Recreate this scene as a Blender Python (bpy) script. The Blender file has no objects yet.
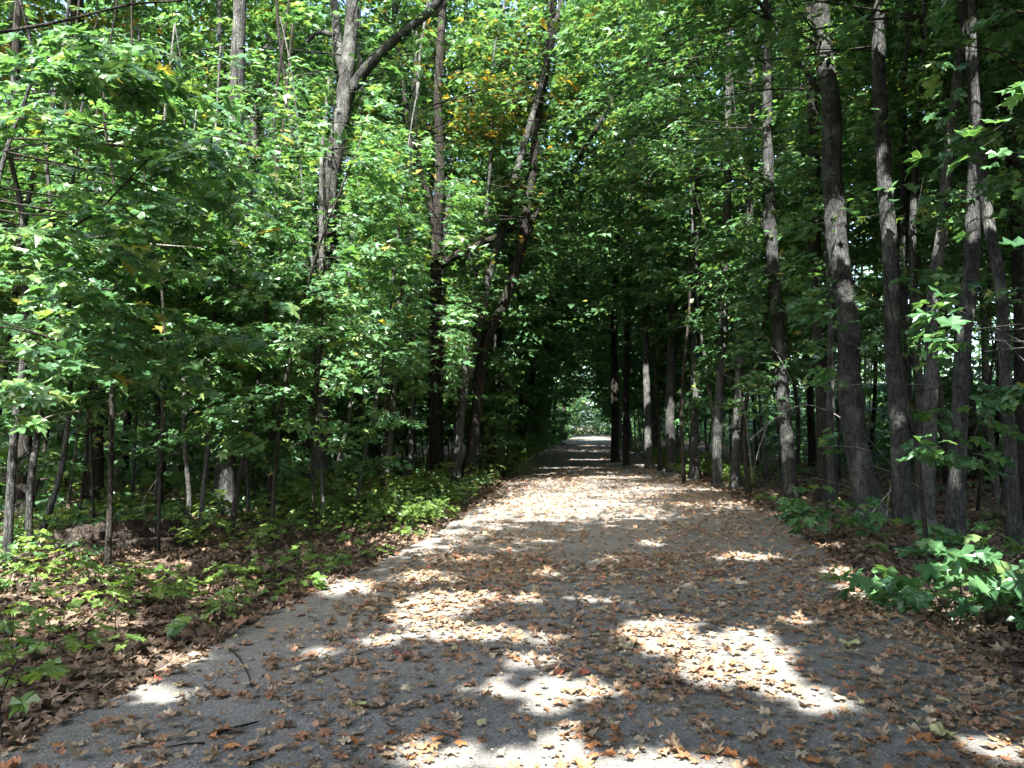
import bpy, math
import numpy as np
rng = np.random.default_rng(11)
R = math.radians
SC = bpy.context.scene
COL = SC.collection

# ------------------------------------------------------------------ camera measure
F, HC, PITCH = 820.0, 1.5, R(2.86)
cp, sp = math.cos(PITCH), math.sin(PITCH)
def at(px, py, Y):
    """the place in the wood, Y metres up the path, seen at that spot of the photograph"""
    x, y = (px - 512) / F, (384 - py) / F
    d = np.array([x, cp - y * sp, sp + y * cp])
    return np.array([0, 0, HC]) + d * (Y / d[1])
def depth(py):
    y = (384 - py) / F
    return (cp - y * sp) * HC / -(sp + y * cp)
def on_ground(px, py):
    return at(px, py, depth(py))
def project(p):
    p = np.atleast_2d(p) - np.array([0, 0, HC])
    dz = p[:, 1] * cp + p[:, 2] * sp
    up = -p[:, 1] * sp + p[:, 2] * cp
    dz = np.where(np.abs(dz) < 1e-3, 1e-3, dz)
    return 512 + F * p[:, 0] / dz, 384 - F * up / dz, dz

# ------------------------------------------------------------------ terrain
CY = [-60, -30, -10, 0, 4.6, 11.7, 20, 30.75, 45, 61, 80, 100, 112, 125, 150, 200]
CX = [-6, -3.4, -1.7, -.45, .33, 1.5, 2.3, 3.0, 3.9, 5.06, 7.5, 10, 10.6, 9.4, 3, -14]
def cx(y): return np.interp(y, CY, CX)
HALF = 2.5
_T = np.random.default_rng(5).random((257, 257))
def noise(x, y, s=1.0):
    x, y = np.asarray(x) / s + 400, np.asarray(y) / s + 400
    xi, yi = np.floor(x).astype(int), np.floor(y).astype(int)
    fx, fy = x - xi, y - yi
    fx, fy = fx * fx * (3 - 2 * fx), fy * fy * (3 - 2 * fy)
    a, b = _T[xi % 256, yi % 256], _T[(xi + 1) % 256, yi % 256]
    c, d = _T[xi % 256, (yi + 1) % 256], _T[(xi + 1) % 256, (yi + 1) % 256]
    return (a + (b - a) * fx) * (1 - fy) + (c + (d - c) * fx) * fy
def fbm(x, y, s):
    return noise(x, y, s) * .55 + noise(x + 31, y + 7, s * .45) * .3 + noise(x + 3, y + 77, s * .2) * .15
def sstep(a, b, v):
    t = np.clip((v - a) / (b - a), 0, 1); return t * t * (3 - 2 * t)
def ground_z(x, y):
    d = np.abs(np.asarray(x) - cx(y)) - HALF
    return -.09 + sstep(-.25, .5, d) * .075 + sstep(.3, 4, d) * .10 + (fbm(x, y, 1.1) - .5) * .11 * sstep(-.3, .5, d) + (fbm(x, y, 6.) - .5) * .3 * sstep(1, 6, d)
def path_z(x, y):
    u = (np.asarray(x) - cx(y)) / HALF
    z = .02 * (1 - u * u) + (fbm(x, y, 1.7) - .5) * .03 + (fbm(x, y, .5) - .5) * .012
    z += .07 * np.exp(-((x + 2.05) / .34) ** 2 - ((y - 7.3) / .55) ** 2)      # low hump of gravel at the left edge
    return z - .16 * sstep(1.0, 1.15, np.abs(u) + (fbm(x + 9, y, .9) - .5) * .16)
def top_z(x, y): return np.maximum(ground_z(x, y), path_z(x, y))

# ------------------------------------------------------------------ mesh helpers
def mesh_np(name, verts, faces_list, mats, smooth=True):
    """faces_list: [(array (n,k), material index)]"""
    me = bpy.data.meshes.new(name)
    verts = np.asarray(verts, np.float32)
    me.vertices.add(len(verts)); me.vertices.foreach_set('co', verts.ravel())
    loops = np.concatenate([f.ravel() for f, m in faces_list]).astype(np.int32)
    tot = np.concatenate([np.full(len(f), f.shape[1]) for f, m in faces_list]).astype(np.int32)
    mi = np.concatenate([np.full(len(f), m) for f, m in faces_list]).astype(np.int32)
    start = np.concatenate([[0], np.cumsum(tot)[:-1]]).astype(np.int32)
    me.loops.add(len(loops)); me.loops.foreach_set('vertex_index', loops)
    me.polygons.add(len(tot)); me.polygons.foreach_set('loop_start', start)
    me.polygons.foreach_set('material_index', mi)
    me.polygons.foreach_set('use_smooth', np.full(len(tot), smooth))
    for m in mats: me.materials.append(m)
    me.update(calc_edges=True)
    return me
def link(name, data, parent=None, loc=(0, 0, 0)):
    o = bpy.data.objects.new(name, data); COL.objects.link(o)
    o.location = loc
    if parent: o.parent = parent
    return o
def tag(o, label=None, cat=None, group=None, kind=None):
    if label: o['label'] = label
    if cat: o['category'] = cat
    if group: o['group'] = group
    if kind: o['kind'] = kind
    return o
def empty(name, loc, label, cat, group=None, rz=0):
    o = link(name, None, None, loc); o.rotation_euler = (0, 0, rz); o.empty_display_size = .2
    return tag(o, label, cat, group)
def copy_tree(src, loc, rz, label, group=None, scale=1.0):
    r = src.copy(); COL.objects.link(r); r.location = loc; r.rotation_euler = (0, 0, rz); r.scale = (scale,) * 3
    r['label'] = label
    if group: r['group'] = group
    for ch in list(src.children):
        c = ch.copy(); COL.objects.link(c); c.parent = r
    return r
class Buf:
    def __init__(s): s.v = []; s.f = []; s.n = 0
    def add(s, v, f, m=0):
        s.v.append(v); s.f.append((np.asarray(f) + s.n, m)); s.n += len(v)
    def mesh(s, name, mats, off=(0, 0, 0), smooth=True):
        return mesh_np(name, np.concatenate(s.v) - np.asarray(off), s.f, mats, smooth)
def resample(pts, step):
    pts = np.asarray(pts, float)
    d = np.concatenate([[0], np.cumsum(np.linalg.norm(np.diff(pts, axis=0), axis=1))])
    n = max(2, int(d[-1] / step) + 1)
    t = np.linspace(0, d[-1], n)
    q = np.stack([np.interp(t, d, pts[:, i]) for i in range(3)], 1)
    for _ in range(2):
        if n > 3: q[1:-1] = q[1:-1] * .5 + (q[:-2] + q[2:]) * .25
    return q, t / d[-1], d[-1]
def tube(pts, r0, r1, sides=8, step=.3, rough=.08, flare=0., seed=0, power=1.0):
    q, t, L = resample(pts, step)
    n = len(q)
    tan = np.gradient(q, axis=0); tan /= np.linalg.norm(tan, axis=1)[:, None] + 1e-9
    ref = np.where(np.abs(tan[:, 2:3]) > .85, np.array([[1., 0, 0]]), np.array([[0, 0, 1.]]))
    a = np.cross(tan, ref); a /= np.linalg.norm(a, axis=1)[:, None] + 1e-9
    b = np.cross(tan, a)
    rad = r0 + (r1 - r0) * t ** power
    if flare: rad = rad * (1 + flare * np.exp(-t * L / .30))
    g = np.random.default_rng(seed)
    th = np.linspace(0, 2 * np.pi, sides, endpoint=False)
    low = (noise(np.cos(th)[None] * 1.3 + seed * 3.1 + 40, (t * L)[:, None] * .8 + np.sin(th)[None] * 1.3, .5) - .5) * 2
    rr = rad[:, None] * (1 + rough * low + rough * .5 * g.standard_normal((n, sides)))
    if flare:  # root buttresses
        rr = rr * (1 + flare * .5 * np.exp(-t * L / .25)[:, None] * np.cos(3 * th + seed)[None])
    v = q[:, None] + rr[:, :, None] * (np.cos(th)[None, :, None] * a[:, None] + np.sin(th)[None, :, None] * b[:, None])
    i = np.arange(n - 1)[:, None] * sides; j = np.arange(sides)[None]; k = (j + 1) % sides
    f = np.stack([i + j, i + k, i + sides + k, i + sides + j], -1).reshape(-1, 4)
    v = np.concatenate([v.reshape(-1, 3), q[:1], q[-1:]])
    return v, f, n * sides
def add_tube(buf, pts, r0, r1, m=0, **k):
    sides = k.get('sides', 8)
    v, f, nv = tube(pts, r0, r1, **k)
    buf.add(v, f, m)
    base = buf.n - len(v)
    j = np.arange(sides)
    last = nv - sides
    buf.f.append((np.stack([np.full(sides, nv + 1), last + j, last + (j + 1) % sides], 1) + base, m))
    buf.f.append((np.stack([np.full(sides, nv), (j + 1) % sides, j], 1) + base, m))

# ------------------------------------------------------------------ materials
def mat(name):
    m = bpy.data.materials.new(name); m.use_nodes = True
    nt = m.node_tree
    return m, nt, nt.nodes['Principled BSDF'], nt.nodes['Material Output']
def ramp(nt, src, stops, interp='LINEAR'):
    r = nt.nodes.new('ShaderNodeValToRGB'); cr = r.color_ramp; cr.interpolation = interp
    while len(cr.elements) < len(stops): cr.elements.new(.5)
    for e, (p, c) in zip(cr.elements, stops): e.position = p; e.color = (*c, 1)
    nt.links.new(src, r.inputs[0]); return r
def tex(nt, kind, scale, detail=4, vec=None, rough=.6):
    t = nt.nodes.new('ShaderNodeTex' + kind); t.inputs['Scale'].default_value = scale
    if 'Detail' in t.inputs: t.inputs['Detail'].default_value = detail; t.inputs['Roughness'].default_value = rough
    if vec is not None: nt.links.new(vec, t.inputs['Vector'])
    return t
def coord(nt, sc=(1, 1, 1), kind='Object'):
    c = nt.nodes.new('ShaderNodeTexCoord'); m = nt.nodes.new('ShaderNodeMapping'); m.inputs['Scale'].default_value = sc
    nt.links.new(c.outputs[kind], m.inputs['Vector']); return m.outputs[0]
def mixc(nt, f, a, b, mode='MIX'):
    n = nt.nodes.new('ShaderNodeMix'); n.data_type = 'RGBA'; n.blend_type = mode
    for s, v in ((n.inputs[0], f), (n.inputs[6], a), (n.inputs[7], b)):
        if hasattr(v, 'is_output'): nt.links.new(v, s)
        else: s.default_value = v if isinstance(v, (int, float)) else (*v, 1)
    return n.outputs[2]
def bump(nt, b, h, strength, dist):
    n = nt.nodes.new('ShaderNodeBump'); n.inputs['Strength'].default_value = strength; n.inputs['Distance'].default_value = dist
    nt.links.new(h, n.inputs['Height']); nt.links.new(n.outputs[0], b.inputs['Normal'])

def leaf_mat(name, stops, trans=.5, rough=.36, spec=.6, tint=(1.28, 1.22, .58)):
    m, nt, b, out = mat(name)
    g = nt.nodes.new('ShaderNodeNewGeometry')
    c = ramp(nt, g.outputs['Random Per Island'], stops)
    n = tex(nt, 'Noise', 28, 3, coord(nt))
    col = mixc(nt, .35, c.outputs[0], ramp(nt, n.outputs[0], [(.3, (.55, .55, .5)), (.7, (1.3, 1.3, 1.2))]).outputs[0], 'MULTIPLY')
    nt.links.new(col, b.inputs['Base Color'])
    b.inputs['Roughness'].default_value = rough; b.inputs['Specular IOR Level'].default_value = spec
    t = nt.nodes.new('ShaderNodeBsdfTranslucent')
    nt.links.new(mixc(nt, 1.0, col, tint, 'MULTIPLY'), t.inputs[0])
    x = nt.nodes.new('ShaderNodeMixShader'); x.inputs[0].default_value = trans
    nt.links.new(b.outputs[0], x.inputs[1]); nt.links.new(t.outputs[0], x.inputs[2])
    nt.links.new(x.outputs[0], out.inputs[0]); return m
GREEN = [(0, (.046, .118, .054)), (.3, (.070, .168, .070)), (.6, (.094, .208, .084)), (.85, (.132, .25, .095)), (.98, (.18, .27, .09)), (1, (.32, .28, .06))]
M_LEAF = leaf_mat('maple_leaf_green', GREEN)
M_LEAF_FAR = leaf_mat('woodland_leaf_green', [(0, (.042, .104, .048)), (.5, (.070, .160, .068)), (.9, (.105, .21, .083)), (.985, (.15, .24, .07)), (1, (.29, .24, .05))])
M_LEAF_BRIGHT = leaf_mat('fresh_leaf_green', [(0, (.09, .165, .04)), (.6, (.13, .215, .05)), (.95, (.17, .25, .06)), (1, (.27, .27, .06))])
M_LEAF_TURN = leaf_mat('turning_leaf', [(0, (.06, .11, .025)), (.55, (.10, .15, .03)), (.75, (.24, .20, .04)), (1, (.34, .19, .05))])
DRY = [(0, (.11, .072, .046)), (.2, (.21, .138, .085)), (.42, (.31, .225, .145)), (.6, (.26, .15, .088)), (.74, (.26, .115, .06)), (.84, (.43, .345, .24)), (.93, (.22, .15, .095)), (.97, (.32, .31, .16)), (1, (.38, .11, .07))]
M_DRY = leaf_mat('dry_leaf', DRY, .15, .55, .3, (1.1, .95, .7))
M_LITTER = leaf_mat('leaf_litter', [(0, (.040, .031, .023)), (.3, (.075, .053, .038)), (.55, (.118, .082, .057)), (.78, (.17, .12, .085)), (.9, (.17, .092, .055)), (1, (.28, .22, .155))], .1, .65, .25, (1.1, .95, .7))

def bark_mat(name, dark, mid, light, sc=1.0, lichen=.5, stretch=(1, 1, .42)):
    m, nt, b, out = mat(name)
    v = coord(nt, stretch)
    n = tex(nt, 'Noise', 40 * sc, 9, v, .78)
    c = ramp(nt, n.outputs[0], [(.28, dark), (.5, mid), (.75, light)]).outputs[0]
    cr = tex(nt, 'Voronoi', 26 * sc, 0, None); cr.feature = 'DISTANCE_TO_EDGE'
    wob = tex(nt, 'Noise', 7, 3, v); vv = nt.nodes.new('ShaderNodeVectorMath'); vv.operation = 'MULTIPLY_ADD'
    nt.links.new(wob.outputs['Color'], vv.inputs[0]); vv.inputs[1].default_value = (.10, .10, .10); nt.links.new(coord(nt, (1, 1, stretch[2] * .42)), vv.inputs[2]); nt.links.new(vv.outputs[0], cr.inputs['Vector'])
    cm = ramp(nt, cr.outputs['Distance'], [(0, (.35, .35, .35)), (.16, (1, 1, 1))])
    c = mixc(nt, .85, c, cm.outputs[0], 'MULTIPLY')
    n2 = tex(nt, 'Noise', 3.2, 4, coord(nt, (1, 1, .6)))
    c = mixc(nt, ramp(nt, n2.outputs[0], [(.52, (0, 0, 0)), (.68, (lichen,) * 3)]).outputs[0], c, (.24, .245, .215))
    n4 = tex(nt, 'Noise', 8, 5, coord(nt, (1, 1, .7)), .7)
    c = mixc(nt, .8, c, ramp(nt, n4.outputs[0], [(.36, (.45, .44, .42)), (.5, (1, 1, 1)), (.66, (1.5, 1.5, 1.45))]).outputs[0], 'MULTIPLY')
    n3 = tex(nt, 'Noise', 1.1, 2, coord(nt))
    c = mixc(nt, .5, c, ramp(nt, n3.outputs[0], [(.3, (.62, .6, .56)), (.7, (1.2, 1.2, 1.2))]).outputs[0], 'MULTIPLY')
    nt.links.new(c, b.inputs['Base Color']); b.inputs['Roughness'].default_value = .9; b.inputs['Specular IOR Level'].default_value = .15
    mt = nt.nodes.new('ShaderNodeMath'); mt.operation = 'ADD'
    nt.links.new(n.outputs[0], mt.inputs[0]); nt.links.new(cm.outputs[0], mt.inputs[1])
    bump(nt, b, mt.outputs[0], .9, .016); return m
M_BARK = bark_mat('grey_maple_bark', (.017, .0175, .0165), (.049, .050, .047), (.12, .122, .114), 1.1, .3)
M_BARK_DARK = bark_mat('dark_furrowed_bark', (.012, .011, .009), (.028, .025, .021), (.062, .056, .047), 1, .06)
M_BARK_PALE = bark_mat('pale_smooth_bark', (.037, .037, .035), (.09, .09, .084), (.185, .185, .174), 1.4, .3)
M_TWIG = bark_mat('twig_bark', (.02, .0175, .014), (.042, .037, .03), (.085, .078, .064), 2, .05)
M_DEAD = bark_mat('bleached_dead_wood', (.18, .16, .14), (.30, .275, .24), (.42, .4, .36), 2, .1)
M_ROT = bark_mat('rotten_log_wood', (.012, .010, .008), (.035, .027, .021), (.11, .085, .065), .7, .05, (.12, 1, 1)) #'rotten_log_wood', (.02, .016, .013), (.06, .045, .035), (.16, .12, .09), .7, .1)

def ground_mat():
    m, nt, b, out = mat('forest_floor')
    v = coord(nt)
    vo = tex(nt, 'Voronoi', 13, 0, v); n = tex(nt, 'Noise', 5, 6, v)
    c = ramp(nt, vo.outputs['Color'], [(.1, (.035, .024, .016)), (.45, (.085, .053, .032)), (.75, (.15, .095, .055)), (.95, (.22, .15, .09))]).outputs[0]
    c = mixc(nt, ramp(nt, n.outputs[0], [(.4, (0, 0, 0)), (.65, (.8, .8, .8))]).outputs[0], c, (.05, .036, .025))
    nt.links.new(c, b.inputs['Base Color']); b.inputs['Roughness'].default_value = .95
    bump(nt, b, vo.outputs['Distance'], .8, .03); return m
def path_mat():
    m, nt, b, out = mat('worn_grey_path')
    v = coord(nt)
    g = tex(nt, 'Voronoi', 70, 0, v); g2 = tex(nt, 'Voronoi', 210, 0, v); n = tex(nt, 'Noise', 1.3, 5, v); f = tex(nt, 'Noise', 60, 3, v)
    c = ramp(nt, g.outputs['Color'], [(.05, (.066, .062, .055)), (.5, (.148, .138, .122)), (.85, (.235, .222, .20)), (1, (.55, .53, .50))]).outputs[0]
    c = mixc(nt, .45, c, ramp(nt, g2.outputs['Color'], [(.1, (.075, .069, .06)), (.9, (.26, .245, .215))]).outputs[0])
    c = mixc(nt, .6, c, ramp(nt, n.outputs[0], [(.3, (.62, .61, .60)), (.5, (1, 1, 1)), (.72, (1.28, 1.27, 1.25))]).outputs[0], 'MULTIPLY')
    # crumbled leaf dust
    d = tex(nt, 'Noise', 2.6, 8, v, .75)
    c = mixc(nt, ramp(nt, d.outputs[0], [(.52, (0, 0, 0)), (.66, (.35, .35, .35))]).outputs[0], c, (.14, .11, .085))
    nt.links.new(c, b.inputs['Base Color']); b.inputs['Roughness'].default_value = .85; b.inputs['Specular IOR Level'].default_value = .3
    mt = nt.nodes.new('ShaderNodeMath'); mt.operation = 'ADD'
    nt.links.new(g.outputs['Distance'], mt.inputs[0]); nt.links.new(f.outputs[0], mt.inputs[1])
    bump(nt, b, mt.outputs[0], .7, .008); return m
M_GROUND, M_PATH = ground_mat(), path_mat()

# ------------------------------------------------------------------ sun and the openings cut for it in the canopy
SUN_EL = R(50); SUN_AZ = R(-166)          # azimuth measured from +Y towards +X : behind the camera and to its left
S = np.array([math.sin(SUN_AZ) * math.cos(SUN_EL), math.cos(SUN_AZ) * math.cos(SUN_EL), math.sin(SUN_EL)])
PATCH = [(662,636,36,22),(735,668,58,22),(700,652,46,16),(755,640,26,10),(440,604,46,12),(415,614,20,12),(470,634,56,7),
 (425,580,28,7),(345,588,30,8),(565,755,45,18),(440,752,36,16),(640,766,110,10),(530,662,16,8),(545,695,16,14),(545,575,16,4),
 (752,557,42,5),(740,582,12,4),(655,545,14,4),(850,570,30,6),(530,484,30,4),(610,478,45,3.5),(550,495,60,4),(655,490,36,3),(520,510,40,4),
 (610,505,46,3),(690,505,20,3),(715,490,30,3),(740,503,25,3.5),(570,468,40,2.5),(600,460,35,1.6),(560,522,20,3),(625,520,20,2.5),
 (400,495,75,22),(370,518,26,5),(445,485,30,10),(110,548,30,6),(20,540,20,8),(100,622,46,8),(185,655,30,6),(170,690,20,5),(560,450,20,.8),(595,446,20,.8),(205,540,22,4),(640,452,16,2),(520,600,14,3),(600,600,12,2),(480,690,14,4),(300,652,10,3),(600,692,12,4),(820,702,14,4),(560,640,8,3),(380,642,10,3),(690,585,12,2),(610,560,14,2),(480,560,12,2),(800,620,10,3),(920,590,40,14),(1000,745,20,8)]
tubes_c, tubes_r = [], []
pat = []
for px, py, rx, ry in PATCH:
    c = on_ground(px, py); y0, y1 = depth(py + ry), depth(py - ry)
    g = (.21 if py > 590 else .13) if py > 540 else 0; q = 1 if py > 540 else .36
    pat.append((c[0], c[1], rx / F * c[1] + g, (y1 - y0) / 2 * q + g))
pat = np.array(pat)
LIT = [(646,438,28.5,.35),(420,190,17,1.2),(390,330,15,.8),(460,110,22,2.0),(530,60,26,2.2),(640,50,13,1.1),(590,60,12,.8),(700,60,16,1.3),(560,260,40,2.5),(470,300,24,1.5),(1000,80,4.6,.7),(80,60,9,.7),(150,120,11,1.),(50,200,8,.6),(210,60,14,1.2),(110,260,8.5,.7),(250,180,14,1.2),(230,290,10.5,.8),(330,290,14,1.),(300,150,16,1.2),(40,330,8,.5),(165,215,10,.8),(20,120,8.5,.7),(290,60,17,1.3),(370,250,16,1.),(270,350,10,.5),(70,140,8,.9),(130,40,9,.8),(20,260,7.5,.6),(180,140,10,.8),(90,360,8.5,.5),(150,300,9,.5),(200,330,10,.5),(10,60,7.5,.8),(960,130,5,.3),(900,330,6,.4),(720,300,20,1.),(740,200,22,1.2),(660,200,30,2),(800,60,16,1.),(950,340,5.4,.3),
 (970,220,10.7,.4),(975,165,10.7,.25),(879,20,12,.5),(888,215,12,.5),(882,175,12,.25),(839,245,13,.5),(832,75,13,.3),(847,320,13,.25),(772,240,16.8,.4),(783,440,16.8,.35),(805,145,10,.3),
 (941,235,11.5,.35),(946,140,11.5,.3),(914,225,14,.4),(345,90,18,.74),(350,40,18,.7),(365,50,18,.5),(325,210,18,.6),(333,160,18,.6),(437,170,22,.7),(437,60,22,.7),(508,280,21,.6),(530,180,21,.7),(822,40,13,.5),(771,150,16.8,.5),(781,390,16.8,.4),(968,320,10.7,.3),(956,470,10.7,.25),(898,430,12,.25),(735,420,19,.4),(693,400,23,.5),(672,420,26,.5),(545,110,27,1.2),(600,140,24,.8),(697,210,22,.6),(717,440,20,.4),(645,440,30,.6),
 (318,400,16,.4),(240,230,24,.7),(258,130,24,.6),(225,465,13,.4),(200,500,12,.3),(187,490,12,.25),(30,420,8.5,.35),(430,380,18,.8),(350,400,14,.7),(1010,560,6,.4),(960,570,6,.3),(830,515,10,.35),(590,420,95,9),(600,400,90,8),(580,435,90,9),(575,390,80,4)]
lit = np.array([[*at(px, py, Y), r] for px, py, Y, r in LIT])
def sun_keep(p):
    """False for the leaves that are missing where the canopy is open to the sun"""
    k = np.ones(len(p), bool)
    for i0 in range(0, len(p), 60000):
        q = p[i0:i0 + 60000]
        t = q[:, 2] / S[2]
        g = q - t[:, None] * S
        e = ((g[:, None, 0] - pat[None, :, 0]) / pat[None, :, 2]) ** 2 + ((g[:, None, 1] - pat[None, :, 1]) / pat[None, :, 3]) ** 2
        low = (q[:, 2] > 6.2) | (q[:, 1] < 4.5) | (rng.random(len(q)) < .42)
        cut = (e < (.78 + .4 * rng.random(len(q)))[:, None] ** 2).any(1) & (q[:, 2] > 1.0) & low
        d = q[:, None] - lit[None, :, :3]
        tt = d @ S
        dist = np.linalg.norm(d - tt[..., None] * S, axis=2)
        cut |= ((dist < lit[None, :, 3] * (.75 + .4 * rng.random(len(q)))[:, None]) & (tt > np.maximum(lit[None, :, 3] * .8, .8)) & (low[:, None] | (lit[None, :, 3] < .75))).any(1)
        g3 = q - ((q[:, 2] - 3) / S[2])[:, None] * S       # canopy thinned here so that sun reaches the young maples
        cut |= (g3[:, 0] < -2.9) & (g3[:, 0] > -9.5) & (g3[:, 1] > 4.5) & (g3[:, 1] < 16) & (q[:, 2] > 5.) & (rng.random(len(q)) < .92)
        k[i0:i0 + 60000] = ~cut
    return k
def corridor_keep(p):
    """nothing grows into the walking space of the path, nor right where the walker stands"""
    dx = np.abs(p[:, 0] - cx(p[:, 1]))
    wall = np.where(p[:, 1] < 30, 2.35, np.interp(p[:, 1], [30, 60, 85], [2.0, 1.1, .8]))
    hgt = np.interp(p[:, 1], [0, 15, 30, 70], [7., 6.0, 4.4, 3.4])
    inside = (dx < wall) & (p[:, 2] < hgt * np.sqrt(np.clip(1 - (dx / wall) ** 2 * .55, 0, 1)))
    return ~inside & ~((np.abs(p[:, 0]) < 2.4) & (np.abs(p[:, 1]) < 3.0) & (p[:, 2] < 4))

# ------------------------------------------------------------------ leaves
def sym(h): return np.array(h + [(-x, y) for x, y in h[-2:0:-1]])
LOBED = sym([(0, .05), (.20, -.05), (.50, .10), (.44, .20), (.29, .32), (.50, .44), (.58, .72), (.40, .66), (.33, .70), (.145, .56), (.19, .78), (.09, .82), (0, 1.04)])
STAR = sym([(0, .04), (.47, .08), (.28, .33), (.54, .70), (.15, .57), (0, 1.02)])
KITE = np.array([(0, 0), (.44, .34), (0, 1), (-.44, .34)])
def unit(v): return v / (np.linalg.norm(v, axis=-1, keepdims=True) + 1e-9)
def leaf_geo(buf, pos, mid, nrm, size, lod, m=0, curl=(.0, .35), fold=.25):
    N = len(pos)
    if N == 0: return
    mid = unit(mid); side = unit(np.cross(mid, nrm)); nn = np.cross(side, mid)
    out = {0: LOBED, 1: STAR, 2: KITE}[lod]
    pts = out if lod == 2 else np.vstack([out, [(0, .36)]])
    K = len(pts)
    x, y = pts[:, 0][None], pts[:, 1][None]
    if lod == 0:
        x = x * (1 + .12 * rng.standard_normal((N, 1))); y = y + .03 * rng.standard_normal((N, K)); 
    c = rng.uniform(curl[0], curl[1], (N, 1)); fo = fold * rng.standard_normal((N, 1)) * .7 + fold * .4
    z = -c * (y - .2) ** 2 + fo * np.abs(x) + .06 * rng.standard_normal((N, K)) * (lod < 2)
    v = pos[:, None] + size[:, None, None] * (x[..., None] * side[:, None] + y[..., None] * mid[:, None] + z[..., None] * nn[:, None])
    b = np.arange(N)[:, None, None] * K
    if lod == 2: f = np.array([[0, 1, 2], [0, 2, 3]])
    else:
        j = np.arange(K - 1); f = np.stack([np.full(K - 1, K - 1), j, (j + 1) % (K - 1)], 1)
    buf.add(v.reshape(-1, 3), (f[None] + b).reshape(-1, 3), m)
OFFSTAGE = False
LIGHTWARD = .9
CLEAR = []                        # gaps in the leaves through which the main trunks are seen: [pixel polyline, depth, half width, share removed]
def clear_keep(p):
    k = np.ones(len(p), bool)
    if not CLEAR: return k
    qx, qy, qz = project(p)
    for pl, Y, hw, sh in CLEAR:
        m = (p[:, 1] < Y - .25) & (qz > .5) & (qy < 470)
        if not m.any(): continue
        a, b = pl[:-1], pl[1:]; d = b - a
        w = np.stack([qx[m], qy[m]], 1)
        t = np.clip(((w[:, None] - a[None]) * d[None]).sum(-1) / (d * d).sum(-1)[None], 0, 1)
        dist = np.linalg.norm(w[:, None] - a[None] - t[..., None] * d[None], axis=-1).min(1)
        rad = hw + np.clip(.06 * F / qz[m], 0, 8)
        i = np.where(m)[0]; k[i[(dist < rad) & (rng.random(len(i)) < sh)]] = False
    return k
for pl, Y, hw, sh in [([(321,255),(331,180),(343,110),(352,20),(354,0)], 18, 13, .93), ([(343,110),(366,68),(392,42),(430,12)], 18, 6, .85), ([(343,90),(335,40),(322,0)], 18, 6, .8),
    ([(434,460),(436,300),(437,235),(440,170),(443,0)], 22, 7, .92), ([(438,268),(470,248),(500,236),(548,207),(594,133),(621,83)], 22, 5, .85), ([(437,232),(421,167),(408,120)], 22, 5, .85),
    ([(470,462),(484,343),(504,306),(521,250),(531,187),(545,70),(556,-20)], 21.5, 7, .88), ([(457,456),(469,369),(481,313),(501,233),(534,110),(545,70),(562,0)], 21, 5, .75), ([(240,280),(244,200),(256,120)], 24, 9, .75), ([(258,130),(276,10)], 24, 8, .6),
    ([(790,490),(782,390),(772,256),(769,133),(767,0)], 16.8, 8, .9), ([(866,503),(852,390),(839,260),(832,167),(819,0)], 12.9, 14, .9), ([(902,500),(894,356),(887,225),(877,0)], 12, 11, .9),
    ([(961,440),(969,290),(972,180)], 10.7, 10, .75), ([(978,120),(968,0)], 10.7, 8, .7), ([(938,280),(949,147),(957,70)], 11.5, 7, .7), ([(915,290),(917,150),(925,0)], 14, 5, .85), ([(904,233),(909,10)], 14.5, 5, .8),
    ([(697,300),(698,170)], 23, 5, .8), ([(717,470),(724,310)], 20, 5, .8), ([(159,110),(160,20)], 19, 4, .7), ([(20,256),(20,130)], 13, 8, .5), ([(318,470),(319,350)], 15, 6, .8), ([(614,440),(614,330)], 33, 6, .9), ([(648,440),(646,340)], 28.5, 5, .8)]:
    CLEAR.append((np.array(pl, float), Y, hw, sh))
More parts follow.
